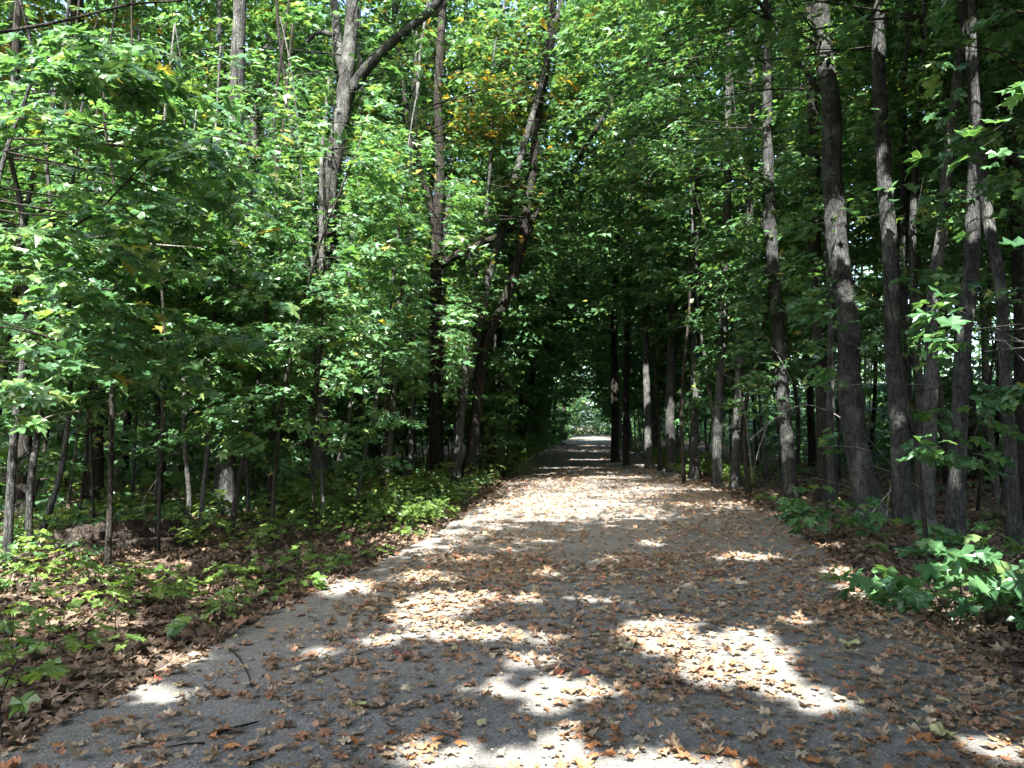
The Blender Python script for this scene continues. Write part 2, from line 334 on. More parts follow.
def sprays(p, az, n, size, lod, buf, face=.45, length=.5, twig=True, keep=True, density=1.0, droop=.25):
    """flat leafy twigs: p (N,3) start, az (N,) heading, n leaves on each"""
    N = len(p)
    L = length * rng.uniform(.6, 1.35, N)
    dr = droop * rng.uniform(-.3, 1.4, N)
    h = np.stack([np.cos(az), np.sin(az), 0 * az], 1)
    s = np.linspace(.12, 1, n)[None] + .05 * rng.standard_normal((N, n))
    sidesign = np.where(np.arange(n) % 2 == 0, 1, -1)[None] * np.ones((N, 1)); sidesign[:, -1] = 0
    ang = az[:, None] + sidesign * rng.uniform(.5, 1.35, (N, n)) + .2 * rng.standard_normal((N, n))
    pet = size * rng.uniform(.35, .9, (N, n)) * (sidesign != 0)
    d2 = np.stack([np.cos(ang), np.sin(ang)], -1)
    pos = p[:, None] + (s * L[:, None])[..., None] * h[:, None]
    pos[..., :2] += pet[..., None] * d2
    pos[..., 2] += -(s ** 2) * (L * dr)[:, None] + .03 * rng.standard_normal((N, n)) - pet * .25
    midz = rng.uniform(-.95, .05, (N, n))
    mid = np.concatenate([d2, midz[..., None]], -1)
    nr = np.concatenate([face * d2 + .33 * rng.standard_normal((N, n, 2)), np.ones((N, n, 1))], -1)
    nr = nr + LIGHTWARD * rng.uniform(.1, 1., (N, n, 1)) * S         # blades turn towards the light
    pos, mid, nr = pos.reshape(-1, 3), mid.reshape(-1, 3), nr.reshape(-1, 3)
    k = corridor_keep(pos)
    if keep: k &= sun_keep(pos)
    k &= clear_keep(pos)
    if OFFSTAGE:                      # crowns standing behind the walker do not hang down in front of him
        qx, qy, qz = project(pos); k &= ~((qz > .1) & (qx > -80) & (qx < 1104) & (qy > -120) & (qz < 14))
    if density < 1: k &= rng.random(len(pos)) < density
    sz = size * rng.uniform(.6, 1.25, len(pos))
    leaf_geo(buf, pos[k], mid[k], nr[k], sz[k], lod)
    if twig and lod < 2:
        kk = np.where(k.reshape(N, n).sum(1) >= n * .5)[0]
        r = .0035
        a = np.array([[0, 0, 1.], [0, .87, -.5], [0, -.87, -.5]])
        side = np.stack([-np.sin(az), np.cos(az), 0 * az], 1)
        for_ring = side[kk][:, None] * a[None, :, 1:2] + np.array([0, 0, 1.])[None, None] * a[None, :, 2:3]
        p0, p1 = p[kk], p[kk] + h[kk] * L[kk][:, None]; p1[:, 2] -= L[kk] * dr[kk]; pm = (p0 + p1) / 2; pm[:, 2] += L[kk] * dr[kk] * .25
        v = np.stack([p0[:, None] + for_ring * r, pm[:, None] + for_ring * r * .8, p1[:, None] + for_ring * r * .35], 1).reshape(-1, 3)
        f = []
        for q in (0, 3):
            for j in range(3): f.append([q + j, q + (j + 1) % 3, q + 3 + (j + 1) % 3, q + 3 + j])
        f = (np.array(f)[None] + np.arange(len(kk))[:, None, None] * 9).reshape(-1, 4)
        if len(kk): buf.add(v, f, 1)
def boughs(buf, trunk, z0, z1, nb, length, nper, nleaf, size, lod, lean=0., leanaz=0., elev=(.1, .7), face=.45, shape='round', keep=True, density=1., tubes=True, slen=.5, azs=None):
    """leafy boughs leaving a trunk (points) between heights z0 and z1"""
    zz = z0 + (z1 - z0) * rng.random(nb) ** .9
    t = (zz - z0) / (z1 - z0)
    o = np.argsort(trunk[:, 2]); tr = trunk[o]
    B = np.stack([np.interp(zz, tr[:, 2], tr[:, 0]), np.interp(zz, tr[:, 2], tr[:, 1]), zz], 1)
    az = rng.uniform(0, 2 * np.pi, nb)
    if lean: az = leanaz + (az - np.pi) * (1 - lean)
    if azs is not None: az = rng.uniform(azs[0], azs[1], nb)
    prof = {'round': np.sin(np.pi * (.12 + .8 * t)) ** .7, 'cone': 1 - .75 * t, 'vase': .45 + .55 * t}[shape]
    L = length * prof * rng.uniform(.55, 1.2, nb)
    el = rng.uniform(elev[0], elev[1], nb); dr = rng.uniform(.15, .5, nb)
    h = np.stack([np.cos(az), np.sin(az), 0 * az], 1)
    u = rng.uniform(.25, 1.05, (nb, nper)); u[:, 0] = 1
    pos = B[:, None] + (u * L[:, None])[..., None] * h[:, None]
    pos[..., 2] += (u * np.tan(el)[:, None] - u ** 2 * dr[:, None]) * L[:, None] * .7 + .06 * rng.standard_normal((nb, nper))
    a2 = az[:, None] + rng.choice([-1, 1], (nb, nper)) * rng.uniform(.3, 1.2, (nb, nper)); a2[:, 0] = az
    # sprays sit a little to the side of the bough, on sub-twigs
    off = rng.uniform(0, .35, (nb, nper)) * L[:, None] * .5; off[:, 0] = 0
    pos[..., 0] += off * np.cos(a2); pos[..., 1] += off * np.sin(a2)
    sprays(pos.reshape(-1, 3), a2.ravel(), nleaf, size, lod, buf, face, slen, keep=keep, density=density)
    if tubes:
        for i in range(nb):
            if L[i] < .4 or (i % 2 and lod > 0): continue
            uu = np.linspace(0, 1, 5)[:, None]
            q = B[i] + uu * L[i] * h[i]; q[:, 2] += ((uu * np.tan(el[i]) - uu ** 2 * dr[i]) * L[i] * .7)[:, 0]
            q[1:] += np.cumsum(.045 * L[i] * rng.standard_normal((4, 3)), 0)
            if not corridor_keep(q[2:]).all(): q = q[:3]
            if keep and sun_keep(q[2:]).mean() < .6: continue
            add_tube(buf, q, .003 + .0045 * L[i], .002, 1, sides=4, step=L[i] / 4, rough=.05, seed=i)

# ------------------------------------------------------------------ trees
TREES = []
def lod_for(Y): return 0 if Y < 10 else (1 if Y < 19 else 2)
def trunk_points(base, top, wob, n=9, g=None):
    g = g or rng
    t = np.linspace(0, 1, n)[:, None]
    p = base + (top - base) * t
    w = np.cumsum(g.standard_normal((n, 2)), 0); w -= t * w[-1]
    p[:, :2] += w * wob
    return p
def tree_object(name, label, cat, group, base, trunk_buf, crown_buf, bark, leafm, limbs=()):
    e = empty(name, tuple(base), label, cat, group)
    link('trunk', trunk_buf.mesh('trunk', [bark], base), e)
    for lb in limbs: link('branch', lb.mesh('branch', [bark], base), e)
    if crown_buf is not None and crown_buf.v: link('crown', crown_buf.mesh('crown', [leafm, M_TWIG], base, False), e)
    TREES.append((e, base)); return e
def measured_tree(name, label, Y, w, pts, bark, zt, crown, limbs=(), leafm=None, group=None, ydrift=0., sides=14, flare=.6):
    """a trunk standing Y metres away, w pixels wide, following pts of the photograph from the foot upward"""
    if Y > 15 and zt > 10: zt += min(8, (Y - 12) * .4); crown = [dict(c, z1=c['z1'] + min(8, (Y - 12) * .4) if c['z1'] > 10 else c['z1'], nb=int(c['nb'] * 1.4)) for c in crown]
    P = np.array([at(px, py, Y + ydrift * i / max(1, len(pts) - 1)) for i, (px, py) in enumerate(pts)])
    P[0, 2] = ground_z(P[0, 0], P[0, 1]) - .08
    d = P[-1] - P[-2]; d = d / np.linalg.norm(d)
    if P[-1, 2] < zt and d[2] > .2:
        P = np.vstack([P, P[-1] + d * (zt - P[-1, 2]) / d[2] * .5 + rng.normal(0, .12, 3), P[-1] + d * (zt - P[-1, 2]) / d[2]])
    r = w / F * Y / 2
    stub = []
    if Y < 25:
        for k in range(7 if zt > 9.5 else 9):
            zz = rng.uniform(.7, 5.5 if zt > 9.5 else 2.6); o_ = np.argsort(P[:, 2])
            c0 = np.array([np.interp(zz, P[o_, 2], P[o_, 0]), np.interp(zz, P[o_, 2], P[o_, 1]), zz]); a_ = rng.uniform(0, 6.28); l_ = rng.uniform(.12, .75)
            h_ = np.array([math.cos(a_), math.sin(a_), rng.uniform(-.1, .8)])
            stub.append((np.array([c0, c0 + h_ * l_ * .5, c0 + h_ * l_ + rng.normal(0, .06, 3)]), .004 + .008 * rng.random()))
    tb = Buf(); seed = int(abs(pts[0][0]) * 7 + Y * 13) % 997
    P[1:-1, 1] += rng.normal(0, .06, len(P) - 2)
    add_tube(tb, P, r * 1.05, r * .38, sides=sides, step=.16, rough=.085, flare=flare, seed=seed, power=1.15)
    for q_, r_ in stub: add_tube(tb, q_, r_, .002, sides=4, step=.15, rough=.1)
    lbs = []
    for lp, lw0, lw1 in limbs:
        b = Buf(); q = np.array([at(a[0], a[1], Y + (a[2] if len(a) > 2 else 0)) for a in lp])
        add_tube(b, q, lw0 / F * Y / 2, lw1 / F * Y / 2, sides=8, step=.2, rough=.06, seed=seed + 3); lbs.append(b)
    cb = Buf()
    for c in crown:
        c = dict(c); boughs(cb, P, **c)
    for lp, lw0, lw1 in limbs:
        q = np.array([at(a[0], a[1], Y + (a[2] if len(a) > 2 else 0)) for a in lp])
        q, t, L = resample(q, .35); m = len(q) // 3
        if len(q) > 4 and L > 1.2:
            a = rng.uniform(0, 6.28, len(q) - m); sprays(q[m:] + rng.normal(0, .12, (len(q) - m, 3)), a, 9, .13 if Y < 19 else .17, lod_for(Y), cb, length=.6)
    base = P[0].copy(); base[2] += .08
    return tree_object(name, label, 'tree', group, base, tb, cb, bark, leafm or (M_LEAF if Y < 20 else M_LEAF_FAR), lbs)
def hi(Y, nb=26, L=2.6, z0=5.5, z1=14, lean=0, leanaz=0, npr=7):       # high crown
    l = lod_for(Y)
    return dict(z0=z0, z1=z1, nb=int(nb * (1.9 if Y < 18 else 1.6)), length=L * 1.15, nper=npr + 2, nleaf=10, size=(.125, .135, .18)[l], lod=max(l, 1), lean=lean, leanaz=leanaz, shape='round')
def lo(Y, z0, z1, nb=8, L=1.1, npr=4, lean=.3, leanaz=0, **k):             # low side shoots
    l = lod_for(Y)
    return dict(z0=z0, z1=z1, nb=int(nb * (1.9 if Y < 18 else 1.6)), length=L * 1.15, nper=npr + 2, nleaf=9, size=(.125, .13, .17)[l], lod=l, elev=(-.1, .4), shape='vase', lean=lean, leanaz=leanaz, **k)
def ov(Y, side, nb=22, L=4.2): return dict(z0=6.3, z1=11.5, nb=nb, length=L, nper=11, nleaf=10, size=.14 if Y < 19 else .17, lod=1 if Y < 19 else 2, azs=(2.2, 4.1) if side > 0 else (-.95, .95), elev=(.1, .55), slen=.65)
TOL, TOR = math.pi, 0.0       # headings: towards the left, towards the right

measured_tree('maple_tree', 'big old pale barked maple that forks high up, top left of the path', 18, 21, [(316,492),(319,420),(320,330),(322,250),(331,180),(343,110),(352,20),(356,-60)], M_BARK, 15,
    [hi(18, 40, 3.2, 6.5), lo(18, 3.2, 6.5, 14, 1.8, 6, 0)], [([(343,110),(352,88),(366,68,-.3),(392,42,-.6),(430,12,-.9),(470,-40,-1.2)], 13, 6), ([(346,80),(338,45,.4),(334,0,.8),(322,-60,1.)], 12, 6), ([(333,35),(318,30,.4),(300,50,.8),(270,70,1.2)], 6, 2)], flare=.5)
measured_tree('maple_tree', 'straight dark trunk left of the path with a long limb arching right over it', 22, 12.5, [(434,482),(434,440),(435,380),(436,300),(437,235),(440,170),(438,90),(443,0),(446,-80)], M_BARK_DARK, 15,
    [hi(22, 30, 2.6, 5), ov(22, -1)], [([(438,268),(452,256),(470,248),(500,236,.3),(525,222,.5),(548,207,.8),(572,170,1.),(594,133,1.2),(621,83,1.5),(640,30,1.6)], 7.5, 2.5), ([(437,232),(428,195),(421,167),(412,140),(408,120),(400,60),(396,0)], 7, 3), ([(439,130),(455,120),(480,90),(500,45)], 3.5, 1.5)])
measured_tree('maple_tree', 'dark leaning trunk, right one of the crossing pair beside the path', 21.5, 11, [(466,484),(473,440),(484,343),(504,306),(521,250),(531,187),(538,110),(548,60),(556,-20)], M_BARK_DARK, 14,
    [hi(21.5, 26, 2.4, 5), ov(21, -1)], [([(521,250),(540,205),(556,180),(570,150),(590,95)], 4.5, 1.5)])
measured_tree('maple_tree', 'knobbly grey trunk with shaggy foot, left one of the crossing pair', 21, 10, [(455,483),(456,456),(462,400),(469,369),(481,313),(488,276),(501,233),(518,167),(534,110),(545,70),(562,0)], M_BARK, 13,
    [hi(21, 22, 2.2, 5)], flare=.8)
measured_tree('maple_tree', 'grey trunk leaning right behind the upper left leaves', 24, 17, [(228,478),(232,400),(238,270),(244,200),(256,120),(268,60),(278,0)], M_BARK, 15, [hi(24, 36, 3., 6), lo(24, 3, 6, 10, 2.)], [([(250,160),(262,140),(285,115),(310,92)], 5, 2)])
measured_tree('maple_tree', 'broad trunk with a pale sunlit patch low in the dark left woods', 13.6, 19, [(226,522),(227,470),(228,420),(231,330),(234,200)], M_BARK, 14, [hi(13.6, 20, 2.6, 6)])
measured_tree('maple_tree', 'broad dark trunk in deep shade among the left poles', 14.5, 15, [(94,515),(95,470),(96,400),(92,250),(80,120)], M_BARK_DARK, 14, [hi(14.5, 20, 2.6, 6)])
measured_tree('maple_tree', 'dark trunk rising through the leaves at the far upper left', 13, 15, [(22,528),(22,400),(21,256),(20,130),(16,20)], M_BARK_DARK, 14, [hi(13, 22, 2.4, 5)])
measured_tree('maple_tree', 'dark trunk in the upper left leaves right of the tallest gap', 17, 10, [(60,500),(66,350),(72,170),(78,90),(80,0)], M_BARK_DARK, 13, [hi(17, 22, 2.4, 5)], [([(74,150),(60,110),(40,70)],4,2)])
measured_tree('maple_tree', 'slim dark trunk with upswept twigs below the yellow leaves', 19, 5, [(163,495),(162,350),(160,110),(159,20)], M_BARK_DARK, 11, [hi(19, 20, 2.0, 5)], [([(160,105),(170,85),(182,72)],3,1.5),([(160,90),(166,78),(178,60)],2.5,1)], leafm=M_LEAF_TURN)
measured_tree('maple_tree', 'slim trunk between the big forked maple and its left neighbour', 21, 6, [(305,487),(307,380),(309,230),(310,150),(310,60)], M_BARK_DARK, 12, [hi(21, 20, 2.2, 5)])
measured_tree('maple_tree', 'thin grey trunk with leafy top just left of the arching limb tree', 23, 6, [(392,478),(394,400),(398,300),(400,180),(406,60)], M_BARK, 12, [hi(23, 22, 2.2, 4.5)])
# right of the path
measured_tree('maple_tree', 'slim mottled trunk nearest the sunny verge, right of the path', 16.8, 13, [(791,502),(791,470),(786,430),(782,390),(779,340),(772,256),(769,133),(768,60),(767,-20)], M_BARK, 14,
    [hi(16.8, 26, 2.4, 5), lo(16.8, 2.2, 5, 6, .8, 3, .5, TOL), ov(16.8, 1, 32, 5.6)], [([(771,256),(764,225),(765,205)],4,3)])
measured_tree('maple_tree', 'thickest grey trunk right of the path, curving left as it climbs', 12.9, 23, [(872,524),(867,503),(858,440),(852,390),(846,323),(839,260),(836,200),(832,167),(829,110),(826,67),(819,0)], M_BARK, 15,
    [hi(12.9, 30, 2.8, 5.5), lo(12.9, 1.9, 5.5, 7, .7, 3, .6, TOL), ov(12.9, 1, 34, 5.8)], [([(818,92),(800,62,-.2),(778,30,-.4),(752,-8,-.7)], 6, 3)])
measured_tree('maple_tree', 'tall straight grey trunk whose sunlit top leaves the picture', 12.0, 17, [(908,532),(903,500),(899,440),(894,356),(890,276),(886,225),(882,150),(879,83),(877,0)], M_BARK, 15,
    [hi(12, 28, 2.6, 5.5), lo(12, 2.2, 5, 6, .7, 3, .6, TOL), ov(12, 1, 34, 5.8)])
measured_tree('maple_tree', 'grey trunk with a long sunlit streak behind the hanging right leaves', 10.7, 15.5, [(953,548),(957,500),(961,440),(966,340),(969,290),(972,210),(978,130),(972,60),(966,0)], M_BARK, 14,
    [hi(10.7, 26, 2.6, 5.5), ov(10.7, 1, 34, 5.8)], flare=.5)
measured_tree('maple_tree', 'shaded grey stem closest to the right picture edge', 9.8, 12, [(1018,560),(1012,470),(1004,323),(996,280),(986,225),(978,133),(975,0)], M_BARK, 13, [hi(9.8, 20, 2.4, 5.5)])
measured_tree('maple_tree', 'slanting pale trunk half hidden behind the sunlit streak trunk', 11.5, 13, [(925,536),(930,420),(936,290),(942,235),(949,147),(957,70),(966,-20)], M_BARK_PALE, 13, [hi(11.5, 20, 2.4, 5.5)])
measured_tree('maple_tree', 'thin pale wavy trunk between two grey trunks on the right', 14, 8, [(920,514),(918,400),(915,290),(913,226),(917,150),(922,83),(925,0)], M_BARK_PALE, 13, [hi(14, 20, 2.2, 5)])
measured_tree('maple_tree', 'thin grey trunk close behind the tall straight one', 14.5, 9, [(897,512),(902,380),(904,233),(902,160),(904,83),(909,10)], M_BARK, 13, [hi(14.5, 20, 2.2, 5)])
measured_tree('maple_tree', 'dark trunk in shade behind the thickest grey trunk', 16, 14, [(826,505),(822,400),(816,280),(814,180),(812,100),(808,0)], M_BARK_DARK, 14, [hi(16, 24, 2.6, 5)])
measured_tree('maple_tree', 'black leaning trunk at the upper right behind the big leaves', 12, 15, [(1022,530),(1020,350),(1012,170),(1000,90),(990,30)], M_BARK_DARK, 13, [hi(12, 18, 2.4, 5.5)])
measured_tree('maple_tree', 'slim grey pole with pale foot standing left of the slanting poles', 23, 8, [(694,478),(694,430),(695,330),(697,240),(698,180),(700,60)], M_BARK, 13, [hi(23, 26, 2.4, 4.5), lo(23, 2, 4.5, 8, 1.1), ov(23, 1)])
measured_tree('maple_tree', 'grey pole with a sunlit foot beside the right verge', 20, 9, [(717,487),(717,450),(720,370),(724,310),(727,230),(728,60)], M_BARK, 13, [hi(20, 26, 2.4, 4.5), lo(20, 2, 4.5, 8, 1.1)])
measured_tree('maple_tree', 'slim pole leaning right, between the verge pole and the mottled trunk', 19, 8, [(735,489),(735,470),(738,370),(744,310),(750,200),(752,60)], M_BARK, 12, [hi(19.1, 24, 2.2, 4.5)])
measured_tree('maple_tree', 'narrow upright stem just left of the thickest grey trunk', 15, 8, [(832,508),(831,440),(829,330),(827,240),(830,100)], M_BARK, 12, [hi(15, 20, 2.2, 5)])
measured_tree('maple_tree', 'dark double width trunk walling the right side of the path tunnel', 33, 7.5, [(615,466),(615,420),(614,330),(617,230),(620,100)], M_BARK_DARK, 14, [hi(33, 34, 2.8, 4)], leafm=M_LEAF_FAR)
measured_tree('maple_tree', 'dark trunk right behind the white stump at the tunnel mouth', 30, 6, [(626,470),(626,400),(628,300),(632,180),(634,60)], M_BARK_DARK, 14, [hi(30, 30, 2.6, 4)])
measured_tree('maple_tree', 'pale slim trunk with a sunlit foot', 28.5, 7, [(649,470),(648,420),(646,370),(645,330),(648,250),(650,120)], M_BARK_PALE, 13, [hi(28, 28, 2.4, 4)])  # bright foot comes from sunlight through a canopy opening
measured_tree('maple_tree', 'grey trunk in front of the right tunnel wall, lit halfway up', 26, 9, [(672,474),(670,420),(672,330),(676,200),(680,60)], M_BARK, 14, [hi(26, 28, 2.4, 4)])
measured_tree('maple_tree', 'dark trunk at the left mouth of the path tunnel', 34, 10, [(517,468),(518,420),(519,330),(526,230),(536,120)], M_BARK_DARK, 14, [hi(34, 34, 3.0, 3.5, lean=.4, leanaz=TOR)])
measured_tree('maple_tree', 'pale bent young trunk with few twigs, left of the sunny verge poles', 22, 4, [(716,481),(715,430),(708,380),(699,320),(694,270),(692,200)], M_BARK_PALE, 9, [hi(22, 12, 1.6, 4, 9)])

# ---- the young maples whose leaves fill the left side
def young(label, Y, w, pts, zt, z0, nb, L, bark=M_BARK, azs=None, size=None, npr=6, **k):
    l = lod_for(Y)
    if Y < 11 and Y > 6: zt = 2 + (zt - 2) * .72
    c = dict(z0=z0, z1=zt - .2, nb=int(nb * (1.35 if Y > 11 else (.9 if Y > 9.5 else .6))), length=L, nper=npr + 2, nleaf=10, size=size or (.15, .145, .17)[l], lod=l, elev=(-.05, .5), face=.6, shape='round')
    if azs: c['azs'] = azs
    return measured_tree('young_maple', label, Y, w, pts, bark, zt, [c], sides=8, flare=.15, **k)
young('dark wavy young stem at the left picture edge', 8.3, 9, [(6,573),(10,500),(16,420),(21,368),(24,300),(20,200)], 6.5, 1.9, 34, 1.7)
young('thin grey stem forking pale beside the left edge stem', 9, 7, [(29,550),(32,480),(40,400),(43,373),(50,320),(54,220)], 6.8, 2.1, 34, 1.7, limbs=[([(36,440),(42,395),(48,365),(58,345)], 5, 2)])
young('slender stem under the largest bunch of hanging left leaves', 8.6, 6, [(108,560),(110,480),(114,400),(116,300),(110,180)], 6.6, 1.6, 40, 1.8, bark=M_TWIG)
young('white stemmed young maple, left one of the two at the mossy log', 12, 5, [(188,530),(188,495),(187,450),(183,380),(180,250)], 7.5, 2.4, 40, 2., bark=M_BARK_PALE)
young('white stemmed young maple, curved right one of the two at the log', 11.6, 5, [(201,532),(203,505),(206,470),(209,430),(212,330)], 7, 2.3, 40, 2., bark=M_BARK_PALE)
young('young maple with leaning stem before the broad patch trunk', 11, 5, [(230,540),(238,480),(248,430),(262,370),(270,280)], 7, 1.75, 40, 1.9, bark=M_TWIG)
young('pale pole with leafy sides in front of the forked maple', 15, 8, [(317,496),(317,440),(318,400),(319,350),(322,270)], 8, 2.0, 44, 2.2, bark=M_BARK_PALE)
young('bent white sapling stem over the bright brush', 14.5, 4, [(331,492),(336,465),(342,445),(350,425),(352,380)], 6.5, 1.7, 34, 1.9, bark=M_BARK_PALE)
young('slim leafy maple at the left corner of the log', 10.5, 6, [(38,545),(60,470),(66,400),(72,300)], 7.5, 2.3, 40, 2.0)
young('leafy young maple arching toward the path before the arching limb tree', 15.5, 5, [(382,498),(384,450),(388,400),(394,330)], 7, 1.6, 40, 1.7, bark=M_TWIG)
young('slim young maple in front of the dark leaning pair', 18, 5, [(410,485),(411,440),(412,380),(415,300)], 8, 2., 40, 1.8)
young('leafy maple behind the white stemmed pair', 14, 6, [(160,512),(160,450),(158,400),(150,250)], 8.5, 2.8, 46, 2.3)
young('young maple shading the middle of the left woods', 13, 6, [(270,520),(272,450),(275,380),(280,250)], 8.5, 2.7, 46, 2.2, bark=M_BARK_DARK)
young('young maple leaning in from the left of the picture', 6.8, 7, [(-40,610),(-30,500),(-20,350),(0,150)], 6.5, 1.95, 36, 1.6, azs=(-1.2, 1.2))
young('tall young maple filling the upper left corner', 10, 8, [(-20,545),(0,400),(30,200),(60,50)], 9, 3.2, 46, 2.2)
young('young maple with sun bleached top leaves left of the forked maple', 16, 7, [(205,500),(212,400),(215,250),(220,80)], 10.5, 4, 46, 2.3)
young('leafy maple at the left bank of the path tunnel', 27, 6, [(492,474),(494,430),(497,380),(502,300)], 8, .8, 60, 1.9, bark=M_BARK_DARK, npr=8)
young('low spreading maple hugging the left bank farther along the tunnel', 36, 6, [(520,462),(524,430),(530,390),(540,330)], 9, .6, 70, 2.3, bark=M_BARK_DARK, npr=8)
young('maple bowing over the far left bank before the bright end', 48, 5, [(538,456),(544,430),(550,400),(556,340)], 10, .5, 80, 3., bark=M_BARK_DARK, npr=8, azs=(-1.6, 1.6))
young('leafy maple crowding the left bank where the path dims', 62, 4, [(549,449),(553,425),(556,390),(560,330)], 9, .3, 60, 2.2, bark=M_BARK_DARK, npr=8, azs=(-1.6, 1.6))
young('leafy maple bulging over the left bank at the glowing end', 80, 4, [(561,443),(563,425),(565,395),(568,330)], 10, .3, 60, 2.4, bark=M_BARK_DARK, npr=8, azs=(-1.6, 1.6))
# ---- young maples on the right with big hanging leaves
young('young maple reaching its big leaves in from the right edge', 5.4, 10, [(1090,640),(1075,540),(1068,400),(1062,200)], 4.8, 1.25, 26, 1.55, azs=(2.4, 3.9), size=.135, npr=4)
young('young maple holding big pale leaves across the upper right corner', 4.7, 9, [(1120,690),(1100,560),(1085,350),(1075,100)], 4.6, 2.6, 20, 1.5, azs=(2.3, 3.7), size=.135, npr=4)
young('leafy maple shoot in front of the two right hand grey trunks', 8.2, 5, [(930,572),(926,520),(918,450),(905,380)], 3.6, 1.2, 17, .85, bark=M_TWIG, npr=4)
young('small maple beside the mottled trunk on the right verge', 17.5, 4, [(748,496),(746,460),(744,430),(748,380)], 6, 1.5, 24, 1.2, bark=M_TWIG, npr=4)
young('small maple in front of the right hand verge poles', 21, 4, [(684,484),(683,450),(682,420),(684,370)], 6.5, 1., 30, 1.3, bark=M_TWIG, npr=4)
young('small maple with lit leaves at the right tunnel mouth', 27, 4, [(660,474),(659,440),(658,420),(655,360)], 6.5, .9, 30, 1.4, bark=M_TWIG, npr=4)

# ---- the rest of the wood
land = []                                   # measured trees as landmarks for the labels
for e, b in TREES: land.append((e['label'], b))
placed = [b[:2] for e, b in TREES]
def woods(n, side, ylo, yhi, dlo, dhi, mind):
    out = []; tries = 0
    while len(out) < n and tries < 8000:
        tries += 1
        y = rng.uniform(ylo, yhi); d = dlo + (dhi - dlo) * rng.random() ** 1.15
        x = cx(y) + side * (HALF + d)
        if all((x - q[0]) ** 2 + (y - q[1]) ** 2 > mind ** 2 for q in placed):
            placed.append((x, y)); out.append((x, y, d))
    return out
def wood_tree(x, y, d, side, label, group, big=False):
    Y = math.hypot(x, y)
    z = float(ground_z(x, y)); base = np.array([x, y, z])
    thick = rng.random()
    hgt = rng.uniform(9, 13) + thick * 3 + (min(8, (Y - 14) * .35) if Y > 14 and y > 0 else 0)
    r = .035 + .045 * rng.random() + (.09 * rng.random() if thick > .72 else 0)
    lean = rng.normal(0, .5, 2)
    if d < 3: lean[0] += -side * rng.uniform(.2, 1.2)
    if y < 3: r *= 1.3
    top = base + np.array([lean[0], lean[1], hgt])
    tp = trunk_points(base + np.array([0, 0, -.1]), top, .11)
    tb = Buf(); far = Y > 28
    add_tube(tb, tp, r, r * .35, sides=6 if far else 8, step=.7 if far else .4, rough=.05, flare=.25, seed=int(x * 37 + y * 11) % 991)
    cb = Buf()
    lod = 1 if Y < 15 else 2
    if Y < 24: size, dens = (.135 if lod == 1 else .16), 1
    elif Y < 45: size, dens = .21, .8
    else: size, dens = .30, .62
    edge = d < 4
    over = d < 2.6 and -16 < y < 80
    behind = y < 7
    if behind: lod, size, dens = 2, .26, .9
    z0 = z + (rng.uniform(1.2, 3.) if edge and Y > 20 and not behind else rng.uniform(3.6, 5.5))
    global OFFSTAGE
    OFFSTAGE = behind
    boughs(cb, tp, z0, hgt - .3, ((44 if Y < 14 else 52) if side > 0 or d < 5 else 30) if not behind else 80, rng.uniform(2.2, 3.2) * (1.35 if edge or behind else 1), 9, 10, size, lod, lean=.35 if edge else 0, leanaz=TOL if side > 0 else TOR, density=dens, tubes=Y < 26 and not behind, slen=.6)
    if over:      # long boughs meeting over the path
        boughs(cb, tp, 6.8 if y < 34 else 5, 12.5, 16, 4.6 if y < 34 else 4, 12, 10, max(size, .17), 2, azs=(2.2, 4.1) if side > 0 else (-.95, .95), elev=(.15, .6), slen=.7, tubes=y > 4)
    OFFSTAGE = False
    bark = [M_BARK, M_BARK_DARK, M_BARK_PALE, M_BARK_DARK][rng.integers(4)]
    lm = M_LEAF_TURN if rng.random() < .04 else (M_LEAF if Y < 18 else M_LEAF_FAR)
    e = tree_object('forest_tree', label, 'tree', group, base, tb, cb, bark, lm)
    return e, r, lean
spots = []
for (n, sd, a, b, dl, dh, md) in [(26, -1, 9, 24, 2.5, 14, 1.1), (44, -1, 18, 45, .9, 15, 1.3), (26, -1, 45, 84, .5, 8, 1.5),
                                  (22, 1, 7.5, 20, 1.6, 12, 1.1), (40, 1, 18, 45, .6, 13, 1.2), (26, 1, 45, 84, .5, 8, 1.5), (14, -1, 84, 116, .4, 6, 1.6), (14, 1, 84, 108, .4, 7, 1.6)]:
    spots += [(x, y, d, sd) for x, y, d in woods(n, sd, a, b, dl, dh, md)]
def lm_short(t):
    w = t.replace(',', '').split()[:7]
    while w[-1] in ('the', 'of', 'that', 'with', 'a', 'its', 'by', 'at', 'on', 'in', 'to', 'and', 'as', 'whose', 'one', 'behind', 'beside', 'under', 'before', 'between', 'from', 'over', 'high', 'just', 'left', 'right', 'two', 'close'): w = w[:-1]
    return ' '.join(w)
seen = {}
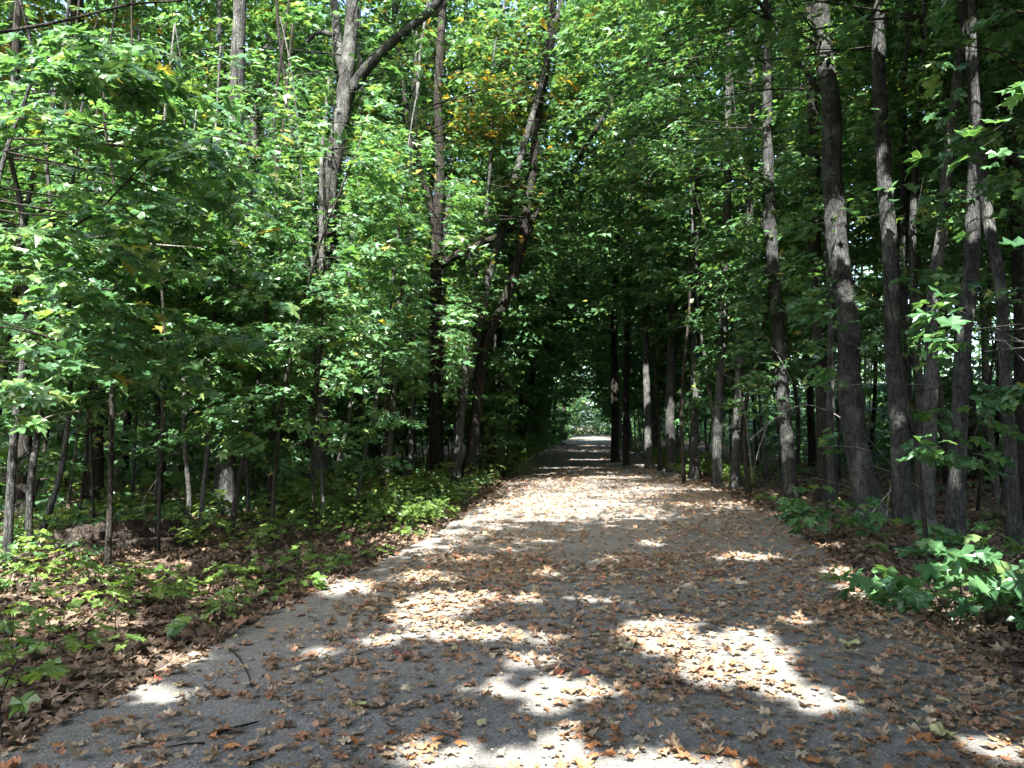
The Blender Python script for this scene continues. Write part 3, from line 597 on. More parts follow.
def pole(x, y, d, side):
    z = float(ground_z(x, y)); base = np.array([x, y, z]); r = rng.uniform(.014, .034); hgt = rng.uniform(5, 8.5)
    top = base + np.array([rng.normal(0, .8), rng.normal(0, .6), hgt]); tp = trunk_points(base + np.array([0, 0, -.1]), top, .10)
    tb = Buf(); add_tube(tb, tp, r, r * .35, sides=6, step=.5, rough=.06, flare=.1, seed=int(x * 31 + y * 17) % 991)
    for k in range(9):
        c0 = tp[rng.integers(1, 6)]; a = rng.uniform(0, 6.28); l = rng.uniform(.2, .7)
        add_tube(tb, np.array([c0, c0 + np.array([math.cos(a) * l, math.sin(a) * l, l * rng.uniform(0, .8)])]), r * .35, .002, sides=4, step=.2)
    cb = Buf(); lod = 1 if y < 17 else 2
    lowl = side < 0 and rng.random() < .5
    boughs(cb, tp, .9 if lowl else 2.2 + rng.random(), hgt - .1 if not lowl else 3.6, 16, 1.2 if not lowl else .9, 6, 9, (.13, .135, .18)[lod], lod, tubes=False, slen=.5)
    e = tree_object('sapling', None, 'sapling', None, base, tb, cb, [M_BARK, M_BARK_PALE, M_BARK_DARK, M_TWIG][rng.integers(4)], M_LEAF if y < 18 else M_LEAF_FAR)
    lab = 'thin sapling pole in the crowded ' + ('left' if side < 0 else 'right') + ' woods' + (' close to the path' if d < 2.5 else ' away from the path') + (', in front' if y < 18 else ', farther along')
    e['label'] = lab; e['group'] = lab
for n_, sd_, ya_, yb_, da_, db_ in ((44, -1, 9.5, 26, 1.3, 8), (12, -1, 22, 45, .3, 2.5), (30, 1, 17, 50, .3, 3.5), (8, 1, 10, 18, 1.4, 5), (22, 1, 27, 62, .15, 1.1), (16, -1, 30, 66, .1, 1.0)):
    for x, y, d in woods(n_, sd_, ya_, yb_, da_, db_, .55): pole(x, y, d, sd_)
for x, y, d, sd in spots:
    e, r, lean = wood_tree(x, y, d, sd, None, None)
    b = np.array([x, y, 2.5]); bx = project(b)[0][0]
    best = min(land, key=lambda q: abs(project(q[1] + np.array([0, 0, 2.5]))[0][0] - bx) + 6 * abs(math.log((q[1][1] + .1) / y)))
    lx = project(best[1] + np.array([0, 0, 2.5]))[0][0]
    size = 'hair thin' if r < .05 else ('slim' if r < .075 else ('medium' if r < .11 else 'stout'))
    tone = {'grey_maple_bark': 'grey', 'dark_furrowed_bark': 'dark', 'pale_smooth_bark': 'pale'}[[c for c in e.children if c.name.startswith('trunk')][0].data.materials[0].name]
    tilt = 'upright' if abs(lean[0]) < .45 else 'leaning'
    where = 'behind' if y > best[1][1] else 'before'
    hand = 'left' if bx < lx else 'right'
    key = (size, tone, tilt, where, hand, best[0])
    seen.setdefault(key, []).append(e)
for (size, tone, tilt, where, hand, lm), es in seen.items():
    short = lm_short(lm)
    lab = f"{size} {tone} {tilt} tree {where} and {hand} of {short}"
    for e in es:
        e['label'] = lab
        if len(es) > 1: e['group'] = lab
    for e in es:
        if 'group' not in e: e['group'] = 'trees of the left woods' if e.location.x < cx(e.location.y) else 'trees of the right woods'
# trees behind the walker: they throw the shade that lies on the near path
for (n, sd, dmin, dmax, gap, ya, yb) in ((9, -1, .4, 1.6, 1.5, -20, -.3), (18, 1, .4, 10, 1.8, -20, 2.5), (7, 1, 1.1, 4.5, 1.3, 1, 6.6)):
    for x, y, d in woods(n, sd, ya, yb, dmin, dmax, gap):
        wood_tree(x, y, d, sd, 'tall leafy maple standing behind the walker on the ' + ('left' if sd < 0 else 'right') + ' of the path', 'maples behind the walker, ' + ('left' if sd < 0 else 'right'))

# ---- the wood beyond, one mass of trunks and leaves
bb, tbk = Buf(), Buf()
n = 18000
y = rng.uniform(8, 125, n); sd = np.where(rng.random(n) < .52, -1, 1)
dd = 16 + 26 * rng.random(n) - np.clip(y - 70, 0, 30) * .3
x = cx(y) + sd * (HALF + dd); z = .6 + 21 * rng.random(n) ** 1.25
n2 = 14000                                     # understorey between the trunks
y2 = rng.uniform(9, 120, n2); s2 = np.where(rng.random(n2) < .52, -1, 1); d2 = 7 + 26 * rng.random(n2) ** 1.3 - np.clip(y2 - 60, 0, 40) * .2
x2 = cx(y2) + s2 * (HALF + np.maximum(d2, 1.5)); z2 = .25 + 3.6 * rng.random(n2) ** 1.3
n3 = 9000                                     # where the path bends away out of sight
x3 = rng.uniform(-30, 70, n3); y3 = rng.uniform(128, 170, n3); x3[:1500] = rng.uniform(4, 22, 1500); y3[:1500] = rng.uniform(118, 132, 1500); z3 = .3 + 22 * rng.random(n3); z3[:1500] *= .4
x, y, z = np.concatenate([x, x2, x3]), np.concatenate([y, y2, y3]), np.concatenate([z, z2, z3])
p = np.stack([x, y, z], 1)
sprays(p, rng.uniform(0, 6.28, len(p)), 8, .40, 2, bb, length=1.2, keep=False)
for i in range(170):
    y1 = rng.uniform(14, 110); s1 = rng.choice([-1, 1]); x1 = cx(y1) + s1 * (HALF + rng.uniform(15, 34) - max(0, y1 - 70) * .3)
    z1 = float(ground_z(x1, y1))
    add_tube(bb, trunk_points(np.array([x1, y1, z1 - .1]), np.array([x1 + rng.normal(0, .6), y1, 13.]), .1), rng.uniform(.05, .16), .04, 1, sides=5, step=1.5, seed=i)
tag(link('distant_woods', bb.mesh('distant_woods', [M_LEAF_FAR, M_BARK_DARK], (0, 0, 0), False)), 'deep green wood behind the nearer trees', 'woods', None, 'stuff')

# ------------------------------------------------------------------ ground, path
def grid(name, xs, ys, fz, m, center=False):
    X, Yy = np.meshgrid(xs, ys)
    if center: X = X + cx(Yy)
    Z = fz(X, Yy)
    v = np.stack([X, Yy, Z], -1).reshape(-1, 3)
    nx, ny = len(xs), len(ys)
    i = np.arange(ny - 1)[:, None] * nx + np.arange(nx - 1)[None]
    f = np.stack([i, i + 1, i + nx + 1, i + nx], -1).reshape(-1, 4)
    return link(name, mesh_np(name, v, [(f, 0)], [m]))
far = np.array([14, 18, 24, 32, 45, 65, 100, 160, 260, 400.])
xs = np.concatenate([-far[::-1], np.linspace(-12, 12, 260), far])
ys = np.concatenate([-far[::-1][:7], np.linspace(-10, 1, 24), np.linspace(1.1, 24, 230), np.linspace(24.5, 60, 90), [65, 75, 90, 110, 140, 200, 300, 450]])
tag(grid('ground', xs, ys, ground_z, M_GROUND), 'brown forest floor under fallen leaves', 'ground', None, 'structure')
ys = np.concatenate([np.linspace(-30, 1, 50), np.linspace(1.1, 26, 330), np.linspace(26.3, 70, 150), np.linspace(71, 140, 50)])
tag(grid('path', np.linspace(-HALF * 1.14, HALF * 1.14, 110), ys, path_z, M_PATH, True), 'straight grey gravel path strewn with leaves', 'path', None, 'structure')

# ------------------------------------------------------------------ fallen leaves
def scatter_path(n, ylo, yhi, pw=1.0):
    y = ylo + (yhi - ylo) * rng.random(n) ** pw; u = rng.uniform(-1.06, 1.06, n); x = cx(y) + u * HALF
    den = sstep(.36, .66, fbm(x, y, .8)) * .6 + .38
    den *= 1 - .75 * np.exp(-((u + .93) / .12) ** 2) * (y < 12)               # swept strip by the left edge
    den *= 1 - .45 * np.exp(-((u + .12) / .10) ** 2)                         # wheel tracks
    den *= 1 + .5 * sstep(.55, .95, u)
    k = rng.random(n) < den
    return x[k], y[k]
def lay(buf, x, y, size, lod, curl, lift=.006, tilt=.28, m=0):
    n = len(x); z = top_z(x, y) + lift + rng.uniform(0, .012, n)
    a = rng.uniform(0, 6.28, n)
    mid = np.stack([np.cos(a), np.sin(a), .22 * rng.standard_normal(n)], 1)
    nr = np.stack([tilt * rng.standard_normal(n), tilt * rng.standard_normal(n), np.where(rng.random(n) < .5, 1., -1.)], 1)
    z = z + np.abs(nr[:, 0]) * size * .25 + np.where(nr[:, 2] < 0, .012, 0)
    leaf_geo(buf, np.stack([x, y, z], 1), mid, nr, size, lod, m, curl, .38)
x1, y1 = scatter_path(11500, 2.6, 9.5)
# the nearest ones are objects of their own
px, py, dz = project(np.stack([x1, y1, 0 * x1], 1))
ok = (px > -10) & (px < 1034) & (py < 775) & (y1 > 2)
idx = np.where(ok)[0]; idx = idx[np.argsort(y1[idx])][:300]
rest = np.ones(len(x1), bool); rest[idx] = False
KIND = [('tan', (.32, .225, .14)), ('pale straw', (.42, .335, .23)), ('rust orange', (.28, .135, .072)), ('dull brown', (.16, .108, .07)), ('bright orange', (.38, .165, .065)), ('ochre', (.30, .20, .105))]
protos = []
for kn, c in KIND:
    mm = leaf_mat('dry_leaf_' + kn.replace(' ', '_'), [(0, tuple(.8 * v for v in c)), (1, tuple(1.2 * v for v in c))], .15, .55, .3, (1.1, .95, .7))
    nt = mm.node_tree; oi = nt.nodes.new('ShaderNodeObjectInfo')
    for nd in nt.nodes:
        if nd.type == 'VALTORGB' and nd.inputs[0].links and nd.inputs[0].links[0].from_node.type == 'NEW_GEOMETRY':
            nt.links.new(oi.outputs['Random'], nd.inputs[0])
    for q in range(3):
        b = Buf()
        leaf_geo(b, np.array([[0, -.029, 0.]]), np.array([[0, 1., 0]]), np.array([[0, 0, 1.]]), np.array([.058]), 0, 0, (-.3, .6), .4)
        add_tube(b, np.array([[0, -.027, .001], [.005, -.043, .004], [.003, -.06, .002]]), .0014, .001, 0, sides=4, step=.02, rough=0)
        protos.append((kn, b.mesh('fallen_leaf', [mm])))
for i in idx:
    kn, me = protos[rng.choice([0, 1, 2, 3, 0, 5, 2, 4, 3, 0]) * 3 + rng.integers(3)]
    o = link('fallen_leaf', me, None, (x1[i], y1[i], float(top_z(x1[i], y1[i])) + .010 + .008 * rng.random()))
    o.rotation_euler = (rng.normal(0, .13) + (math.pi if rng.random() < .3 else 0), rng.normal(0, .13), rng.uniform(0, 6.28)); s = rng.uniform(.6, 1.3); o.scale = (s, s, s)
    tag(o, f'{kn} dry maple leaf lying on the near part of the path', 'leaf', f'{kn} dry leaves on the near path')
lb = Buf()
lay(lb, x1[rest], y1[rest], rng.uniform(.03, .075, rest.sum()), 0, (-.4, .7), tilt=.2)
xc, yc = scatter_path(9000, 2.6, 12); lay(lb, xc, yc, rng.uniform(.012, .04, len(xc)), 2, (-.5, .9), tilt=.3)
x2, y2 = scatter_path(9200, 9.5, 24); lay(lb, x2, y2, rng.uniform(.035, .08, len(x2)), 1, (-.3, .5))
x2, y2 = scatter_path(5200, 24, 62); lay(lb, x2, y2, rng.uniform(.06, .11, len(x2)), 2, (-.3, .5))
tag(link('path_leaf_litter', lb.mesh('path_leaf_litter', [M_DRY], (0, 0, 0), False)), 'scattered tan and orange maple leaves covering the path', 'leaf litter', None, 'stuff')
lb = Buf()
def scatter_floor(n, side, ylo, yhi, dhi):
    y = rng.uniform(ylo, yhi, n); d = .05 + dhi * rng.random(n) ** 1.2
    return cx(y) + side * (HALF + d), y
x2, y2 = scatter_floor(15000, -1, 3.2, 13, 7.5); lay(lb, x2, y2, rng.uniform(.05, .12, len(x2)), 1, (-.4, .7), tilt=.5)
x2, y2 = scatter_floor(9000, -1, 13, 34, 14); lay(lb, x2, y2, rng.uniform(.08, .15, len(x2)), 2, (-.3, .5), tilt=.5)
x2, y2 = scatter_floor(8000, 1, 3.0, 13, 4.); lay(lb, x2, y2, rng.uniform(.05, .12, len(x2)), 1, (-.4, .7), tilt=.5)
x2, y2 = scatter_floor(7000, 1, 13, 34, 10); lay(lb, x2, y2, rng.uniform(.08, .15, len(x2)), 2, (-.3, .5), tilt=.5)
tag(link('woodland_leaf_litter', lb.mesh('woodland_leaf_litter', [M_LITTER], (0, 0, 0), False)), 'brown leaf litter on the forest floor beside the path', 'leaf litter', None, 'stuff')
pk = leaf_mat('pink_red_leaf', [(0, (.45, .10, .11)), (1, (.5, .12, .13))], .15, .5, .3, (1, 1, 1))
def single(pxl, pyl, size, m, label, name='fallen_leaf', lod=0):
    c = on_ground(pxl, pyl); b = Buf()
    leaf_geo(b, np.array([[0, -size / 2, 0.]]), np.array([[0, 1., .05]]), np.array([[.1, 0, 1.]]), np.array([size]), lod, 0, (-.1, .4), .3)
    o = link(name, b.mesh(name, [m]), None, (c[0], c[1], float(top_z(c[0], c[1])) + .022)); o.rotation_euler = (0, 0, rng.uniform(0, 6.28)); tag(o, label, 'leaf')
single(401, 661, .09, pk, 'pinkish red leaf lying alone on the dark path')
yg = leaf_mat('pale_yellow_green_leaf', [(0, (.42, .42, .20)), (1, (.46, .45, .24))], .2, .5, .3)
single(850, 648, .12, yg, 'pale yellow green leaf lying on the right of the path')
single(945, 740, .11, yg, 'washed out green leaf lying near the lower right corner')
single(354, 712, .11, yg, 'pale olive leaf lying left of the path centre')

# ------------------------------------------------------------------ seedlings and brush
def plant_proto(name, label, cat, kind, seed):
    global rng
    keep = rng; rng = np.random.default_rng(seed)
    e = empty(name, (0, -50, -5), label, cat)
    sb, lv = Buf(), Buf()
    if kind == 'seedling':
        h = rng.uniform(.10, .26); q = np.array([[0, 0, -.03], [rng.normal(0, .02), rng.normal(0, .02), h * .5], [rng.normal(0, .03), rng.normal(0, .03), h]])
        add_tube(sb, q, .0035, .002, sides=5, step=.05, rough=.03)
        n = rng.integers(4, 8); a = np.arange(n) * 2.4 + rng.uniform(0, 6); z = np.linspace(h * .6, h, n)
        off = rng.uniform(.03, .08, n)
        hh = np.stack([np.cos(a), np.sin(a), 0 * a], 1)
        for i in range(n): add_tube(sb, np.array([[q[-1][0], q[-1][1], z[i] - .01], [q[-1][0] + hh[i][0] * off[i], q[-1][1] + hh[i][1] * off[i], z[i] + .01]]), .0015, .001, sides=3, step=.05, rough=0)
        p = np.stack([q[-1][0] + hh[:, 0] * off, q[-1][1] + hh[:, 1] * off, z + .01], 1)
        leaf_geo(lv, p, hh + np.array([0, 0, -.25]), np.array([0, 0, 1.]) + .25 * rng.standard_normal((n, 3)), rng.uniform(.06, .11, n), 0, 0, (0, .4), .2)
    else:
        big = kind == 'bush'
        ns = 5 if big else 5
        P = []; A = []
        for i in range(ns):
            a = rng.uniform(0, 6.28); L = rng.uniform(.25, .75) * (1. if big else .8); r = rng.uniform(.1, .5) * (1 if big else .9)
            q = np.array([[0.03 * math.cos(a), .03 * math.sin(a), -.03], [r * .4 * math.cos(a), r * .4 * math.sin(a), L * .55], [r * math.cos(a), r * math.sin(a), L]])
            add_tube(sb, q, .006, .002, sides=5, step=.12, rough=.05, seed=i)
            for t in (.55, .75, 1.):
                w = np.array([np.interp(t, [0, .5, 1], q[:, k]) for k in range(3)]); P.append(w); A.append(a + rng.normal(0, .9))
        globals()['corridor_keep'], sv = (lambda p: np.ones(len(p), bool)), globals()['corridor_keep']
        sprays(np.array(P), np.array(A), 5 if big else 6, .165 if big else .09, 0, lv, .5, .34 if big else .26, twig=False, keep=False)
        globals()['corridor_keep'] = sv
    lm = M_LEAF_BRIGHT if kind != 'bush' else M_LEAF
    link('stem', sb.mesh('stem', [M_TWIG]), e); link('leaves', lv.mesh('leaves', [lm], (0, 0, 0), False), e)
    rng = keep; return e
seedlings = [plant_proto('maple_seedling', 'maple seedling', 'seedling', 'seedling', 100 + i) for i in range(6)]
brush = [plant_proto('low_shrub', 'low shrub', 'shrub', 'brush', 200 + i) for i in range(5)]
bushes = [plant_proto('maple_bush', 'maple bush', 'bush', 'bush', 300 + i) for i in range(3)]
used = set()
def plant(protos, x, y, label, group=None, s=1.):
    src = protos[rng.integers(len(protos))]; z = float(top_z(x, y)); rz = rng.uniform(0, 6.28)
    if src.name not in used:
        used.add(src.name); src.location = (x, y, z); src.rotation_euler = (0, 0, rz); src.scale = (s,) * 3; src['label'] = label
        if group: src['group'] = group
        return src
    return copy_tree(src, (x, y, z), rz, label, group, s)
for px_, py_, s, lab in [(960, 618, 1.15, 'big leaved maple bush at the right edge of the path, nearest the viewer'), (1015, 632, 1., 'maple bush cut by the right picture edge'),
                         (905, 604, .7, 'small maple bush left of the big leaved one at the right edge'), (832, 541, 1.0, 'leafy maple bush at the foot of the thickest grey trunk'),
                         (806, 518, .8, 'dark maple bush at the foot of the mottled trunk'), (962, 560, .8, 'low maple bush at the foot of the sunlit streak trunk')]:
    c = on_ground(px_, py_); plant(bushes, c[0], c[1], lab, None, s)
for px_, py_, s, lab in [(66, 596, 1.5, 'bright seedling with a big star leaf in front of the log'), (60, 640, 1.2, 'pair of wide seedling leaves in the lower left litter'), (80, 655, 1.3, 'bushy bright seedling in the middle of the left litter'),
                         (12, 668, 1.4, 'tall seedling at the left picture edge'), (218, 640, 1.1, 'bright seedling beside the grey gravel edge'), (8, 745, 1.7, 'seedling with dark rounded leaves in the bottom left corner')]:
    c = on_ground(px_, py_); plant(seedlings, c[0], c[1], lab, None, s)
n = 0
while n < 260:
    y = 4.2 + 9 * rng.random() ** .9; d = rng.uniform(.15, 5.5)
    x = cx(y) - HALF - d
    if noise(x, y, .9) < .38: continue
    plant(seedlings, x, y, 'small maple seedling growing in the leaf litter left of the path', 'maple seedlings in the left litter', rng.uniform(.8, 1.6)); n += 1
n = 0
while n < 18:
    y = rng.uniform(6, 15); x = cx(y) + HALF + rng.uniform(.1, 2.2)
    plant(seedlings, x, y, 'small seedling in the shade under the right hand trunks', 'seedlings under the right trunks', rng.uniform(.7, 1.3)); n += 1
n = 0
while n < 62:
    px_, py_ = rng.uniform(285, 505), rng.uniform(466, 535)
    if rng.random() < .25: px_, py_ = rng.uniform(30, 330), rng.uniform(490, 520)
    c = on_ground(px_, py_); d = cx(c[1]) - HALF - c[0]
    if d < .25 or d > 7 or (d > 3 and rng.random() < .4): continue
    sunny = 340 < px_ < 470
    plant(brush, c[0], c[1], 'low bright shrub in the sunny brush along the left verge' if sunny else 'low green shrub in the shaded brush left of the path', 'sunny verge brush' if sunny else 'shaded brush left of the path', rng.uniform(.7, 1.2)); n += 1
for i in range(40):
    y = 16 + 45 * rng.random(); x = cx(y) + HALF + rng.uniform(.15, 1.1)
    plant(brush, x, y, 'low shrub along the right verge under the poles', 'shrubs along the right verge', rng.uniform(.7, 1.4))
for i in range(45):
    y = 24 + 50 * rng.random(); x = cx(y) - HALF - rng.uniform(-.1, 1.1)
    plant(brush, x, y, 'shrub on the shaded left bank of the path tunnel', 'shrubs on the left tunnel bank', rng.uniform(.9, 2.) * (1 if y < 50 else 1.7))
for e in seedlings + brush + bushes:
    if e.name not in used:
        for ch in list(e.children): bpy.data.objects.remove(ch)
        bpy.data.objects.remove(e)
# thick ground cover under the left trees
gc = Buf(); n = 2600
y = rng.uniform(7, 34, n); d = .5 + 9 * rng.random(n); x = cx(y) - HALF - d
k = (noise(x, y, 1.6) > .5) & ((y > 12) | (d > 3)); x, y = x[k], y[k]
yr = rng.uniform(11, 40, 1500); xr = cx(yr) + HALF + 1.6 + 11 * rng.random(1500); kr = noise(xr, yr, 1.4) > .45
x, y = np.concatenate([x, xr[kr]]), np.concatenate([y, yr[kr]])
p = np.stack([x, y, ground_z(x, y) + rng.uniform(.05, .3, len(x))], 1)
sprays(p, rng.uniform(0, 6.28, len(p)), 7, .09, 1, gc, length=.3, twig=False, keep=False)
tag(link('ground_cover', gc.mesh('ground_cover', [M_LEAF], (0, 0, 0), False)), 'low leafy undergrowth beneath the trees on both sides', 'undergrowth', None, 'stuff')
# unidentified blurred green oval, built as one standing leaf
c = on_ground(164, 640)
e = empty('green_oval', (c[0], c[1], float(ground_z(c[0], c[1]))), 'smooth green oval built as a single standing leaf among the left seedlings', 'plant')
b = Buf(); t = np.linspace(0, 1, 13); wv = np.sin(np.pi * t ** .85) ** .75 * .052; wv[0] = wv[-1] = .003
mid = np.stack([.02 + .13 * t, .05 * t, .06 + .16 * t - .04 * t * t], 1); sdv = unit(np.array([[-.55, .25, .62]]))
v = np.concatenate([mid + sdv * wv[:, None], mid + np.array([[.012, -.02, -.006]]), mid - sdv * wv[:, None]])
i = np.arange(12); f = np.concatenate([np.stack([i, i + 1, i + 14, i + 13], 1), np.stack([i + 13, i + 14, i + 27, i + 26], 1)])
b.add(v, f); link('leaf', b.mesh('leaf', [M_LEAF]), e)
b = Buf(); add_tube(b, np.array([[0, 0, -.02], [.005, 0, .03], [.022, .002, .062]]), .004, .003, sides=6, step=.02); link('stem', b.mesh('stem', [M_TWIG]), e)

# ------------------------------------------------------------------ log, stone, dead wood
a, bq = on_ground(28, 566), on_ground(180, 546)
b = Buf(); q = np.array([[a[0], a[1] + .5, .14], [a[0] * .6 + bq[0] * .4, a[1] * .6 + bq[1] * .4 + .3, .2], [bq[0], bq[1], .16]])
add_tube(b, q, .18, .13, sides=26, step=.05, rough=.26, seed=5)
o = link('fallen_log', b.mesh('fallen_log', [M_ROT])); tag(o, 'dark rotting log lying on the litter under the left trees', 'log')
b = Buf(); add_tube(b, q + np.array([.25, -.36, -.1]), .12, .08, sides=14, step=.06, rough=.2, seed=8)
tag(link('fallen_log', b.mesh('fallen_log', [M_ROT])), 'thinner broken log piece lying against the big rotting log', 'log')
def stone(px_, py_, s, label, seed):
    c = on_ground(px_, py_); b = Buf()
    add_tube(b, np.array([[0, 0, -.1 * s], [0, 0, .25 * s], [.05 * s, 0, .65 * s], [.03 * s, .02, .9 * s]]), .42 * s, .16 * s, sides=14, step=.12 * s, rough=.16, seed=seed)
    o = link('boulder', b.mesh('boulder', [M_STONE]), None, (c[0], c[1], float(ground_z(c[0], c[1])))); tag(o, label, 'boulder')
m, nt, bs, out = mat('pale_limestone'); n = tex(nt, 'Noise', 9, 6, coord(nt))
nt.links.new(ramp(nt, n.outputs[0], [(.3, (.14, .135, .125)), (.7, (.33, .32, .30))]).outputs[0], bs.inputs['Base Color']); bs.inputs['Roughness'].default_value = .9; bump(nt, bs, n.outputs[0], .6, .03); M_STONE = m
stone(636, 458, .42, 'small pale stone at the right mouth of the path tunnel', 9)
def stick(pts, r0, r1, label, name='dead_branch', m=None, world=False, forks=()):
    P = np.array(pts if world else [at(*q) for q in pts]); b = Buf()
    add_tube(b, P, r0, r1, sides=6, step=.08, rough=.1, seed=int(P[0, 0] * 91) % 500)
    e = empty(name, tuple(P[0]), label, 'branch') if forks else None
    if not forks:
        o = link(name, b.mesh(name, [m or M_DEAD], P[0]), None, tuple(P[0])); return tag(o, label, 'branch')
    link('stem', b.mesh('stem', [m or M_DEAD], P[0]), e)
    for fk in forks:
        b = Buf(); add_tube(b, np.array([at(*q) for q in fk]), r1 * 1.2, r1 * .5, sides=5, step=.1, rough=.1); link('twig', b.mesh('twig', [m or M_DEAD], P[0]), e)
def ground_stick(pxs, r, label, m=M_TWIG):
    P = []
    for px_, py_ in pxs:
        c = on_ground(px_, py_); P.append((c[0], c[1], float(top_z(c[0], c[1])) + r * .9 + .004))
    stick(P, r, r * .5, label, 'fallen_twig', m, True)
ground_stick([(228, 648), (240, 660), (248, 676), (252, 690)], .006, 'crooked brown twig lying on the gravel edge left')
ground_stick([(215, 738), (235, 733), (258, 727)], .010, 'short dark stick lying among leaves at lower left')
ground_stick([(205, 748), (190, 748), (165, 752)], .006, 'thin brown stick left of the short dark stick')
ground_stick([(575, 590), (578, 605), (576, 618)], .004, 'thin twig near the middle of the path')
ground_stick([(20, 590), (60, 585), (95, 592)], .008, 'curved twig on the litter before the log')
ground_stick([(268, 492), (290, 500), (305, 508)], .014, 'pale broken branch on the ground in the left woods', M_DEAD)
stick([(750, 440, 15), (768, 424, 15), (790, 408, 15), (808, 404, 15), (832, 412, 15), (850, 424, 14.8), (870, 440, 14.6), (892, 466, 14.4)], .012, .006, 'long pale dead twig arching across the right trunks', forks=[[(768, 424, 15), (758, 450, 15), (752, 482, 15)]])
stick([(752, 320, 17), (764, 335, 17), (778, 355, 16.6), (792, 382, 16.4)], .012, .004, 'dead twig hanging across the mottled trunk', forks=[[(764, 335, 17), (772, 340, 16.8), (786, 360, 16.6)]])
for k in range(16):
    y_ = rng.uniform(12, 21); x_ = cx(y_) + HALF + rng.uniform(.9, 4); z_ = rng.uniform(.1, 3.2); a_ = rng.uniform(1.6, 4.4); l_ = rng.uniform(.5, 1.5); el = rng.uniform(-.2, 1.2)
    t_ = np.linspace(0, 1, 6); bend = rng.uniform(-.7, .2)
    q_ = np.stack([x_ + l_ * t_ * math.cos(a_) * math.cos(el), y_ + l_ * t_ * math.sin(a_) * .5, z_ + l_ * (t_ * math.sin(el) + bend * t_ ** 2 * .5)], 1); q_[:, 2] = np.maximum(q_[:, 2], .05); q_[1:] += rng.normal(0, .02, (5, 3))
    o = stick(q_, .007, .003, 'thin pale dead twig tangled among the right hand trunks', m=M_DEAD, world=True); o['group'] = 'pale dead twigs among the right trunks'
stick([(864, 524, 11), (878, 505, 11), (891, 490, 11)], .018, .01, 'grey stick leaning between the two right grey trunks')
stick([(886, 526, 11.2), (888, 500, 11.2), (891, 485, 11.2)], .012, .006, 'thin stick leaning on the tall straight trunk')
stick([(752, 480, 17.5), (750, 455, 17.5), (747, 430, 17.5), (742, 395, 17.3)], .012, .005, 'thin pale dead stem left of the mottled trunk')
stick([(534, 455, 26), (522, 466, 25), (510, 474, 24)], .03, .015, 'bare branch lying at the left edge of the path mouth')
stick([(17, 247, 6.3), (60, 235, 6.4), (100, 210, 6.5), (130, 178, 6.6), (147, 160, 6.7)], .018, .006, 'dark bare branch slanting through the left leaves', m=M_BARK_DARK, forks=[[(60, 235, 6.4), (80, 226, 6.4), (110, 222, 6.4)]])
stick([(-10, 34, 5.6), (60, 22, 5.7), (133, 3, 5.8), (190, 1, 5.9), (230, -30, 6)], .012, .005, 'long dark bough across the upper left corner', m=M_BARK_DARK)
stick([(150, 244, 9), (175, 246, 9.), (205, 248, 9.1)], .010, .004, 'pale bare twig pointing right from the left leaves')
stick([(160, 330, 10), (190, 345, 10), (215, 365, 10)], .009, .004, 'pale curved twig hanging in the middle left leaves')
stick([(40, 420, 8.6), (60, 412, 8.6), (80, 411, 8.6)], .007, .003, 'thin pale twig sticking out between the left stems')
stick([(145, 520, 11.5), (142, 500, 11.5), (150, 488, 11.5), (160, 476, 11.5)], .012, .005, 'pale forked dead sapling top behind the log', forks=[[(142, 500, 11.5), (138, 494, 11.5), (135, 487, 11.5)]])
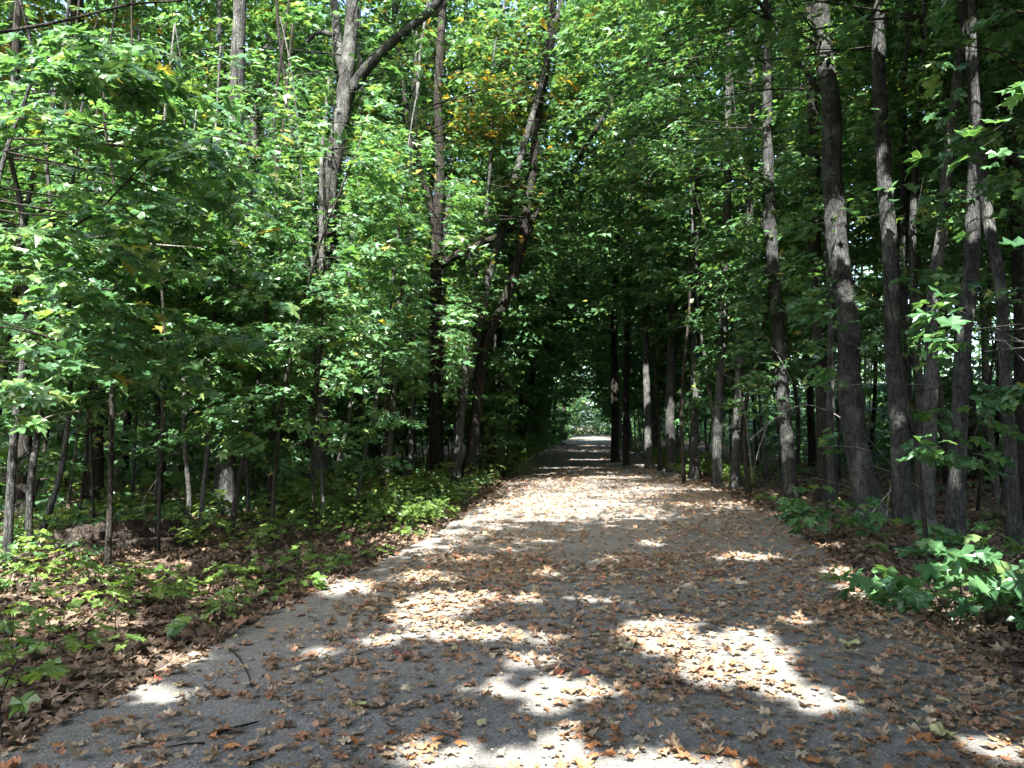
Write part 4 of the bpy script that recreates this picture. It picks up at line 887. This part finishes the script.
for k in range(26):
    left = k < 17
    y_ = rng.uniform(5, 13); x_ = cx(y_) + (-HALF - rng.uniform(.3, 5.5) if left else HALF + rng.uniform(.3, 3)); a_ = rng.uniform(0, 3.14); l_ = rng.uniform(.3, 1.3); r_ = rng.uniform(.004, .016)
    q_ = [(x_ + math.cos(a_) * l_ * t + rng.normal(0, .03), y_ + math.sin(a_) * l_ * t + rng.normal(0, .03)) for t in (-.5, -.15, .2, .5)]
    o = stick([(u_, v_, float(top_z(u_, v_)) + r_ + .02) for u_, v_ in q_], r_, r_ * .5, 'fallen branch lying in the leaf litter ' + ('left of the path' if left else 'under the right trunks'), 'fallen_branch', M_DEAD if k % 3 == 0 else M_TWIG, True)
    o['group'] = 'fallen branches ' + ('left of the path' if left else 'under the right trunks')
ground_stick([(700, 474), (690, 468), (682, 462)], .02, 'pale dead branch by the right verge of the tunnel mouth', M_DEAD)

# ------------------------------------------------------------------ light and camera
w = bpy.data.worlds.new('World'); SC.world = w; w.use_nodes = True
nt = w.node_tree; bg = nt.nodes['Background']
sky = nt.nodes.new('ShaderNodeTexSky'); sky.sky_type = 'NISHITA'; sky.sun_disc = False; sky.air_density = .8; sky.dust_density = 3; sky.ozone_density = .6
sky.sun_elevation = SUN_EL; sky.sun_rotation = SUN_AZ
nt.links.new(sky.outputs[0], bg.inputs[0]); bg.inputs[1].default_value = .15
sl = bpy.data.lights.new('sun', 'SUN'); sl.energy = 5; sl.angle = R(.53); sl.color = (1, .985, .96)
so = link('sun', sl, None, (0, -20, 40))
from mathutils import Vector
so.rotation_euler = Vector(S).to_track_quat('Z', 'Y').to_euler()
cam = bpy.data.cameras.new('camera'); cam.sensor_width = 36; cam.lens = F / 1024 * 36; cam.clip_end = 2000; cam.clip_start = .05
co = link('camera', cam, None, (0, 0, HC)); co.rotation_euler = (R(90) + PITCH, 0, 0); SC.camera = co
SC.view_settings.view_transform = 'Standard'; SC.view_settings.look = 'None'; SC.view_settings.gamma = 1; SC.view_settings.exposure = 2.65
cy = SC.cycles
cy.max_bounces = 6; cy.diffuse_bounces = 3; cy.glossy_bounces = 2; cy.transmission_bounces = 4; cy.transparent_max_bounces = 4
cy.use_denoising = True; cy.caustics_reflective = False; cy.caustics_refractive = False; cy.sample_clamp_indirect = 6
try: print('TRIS', sum(len(o.data.polygons) for o in SC.objects if o.type == 'MESH'), 'OBJ', len(SC.objects))
except Exception as ex: print(ex)
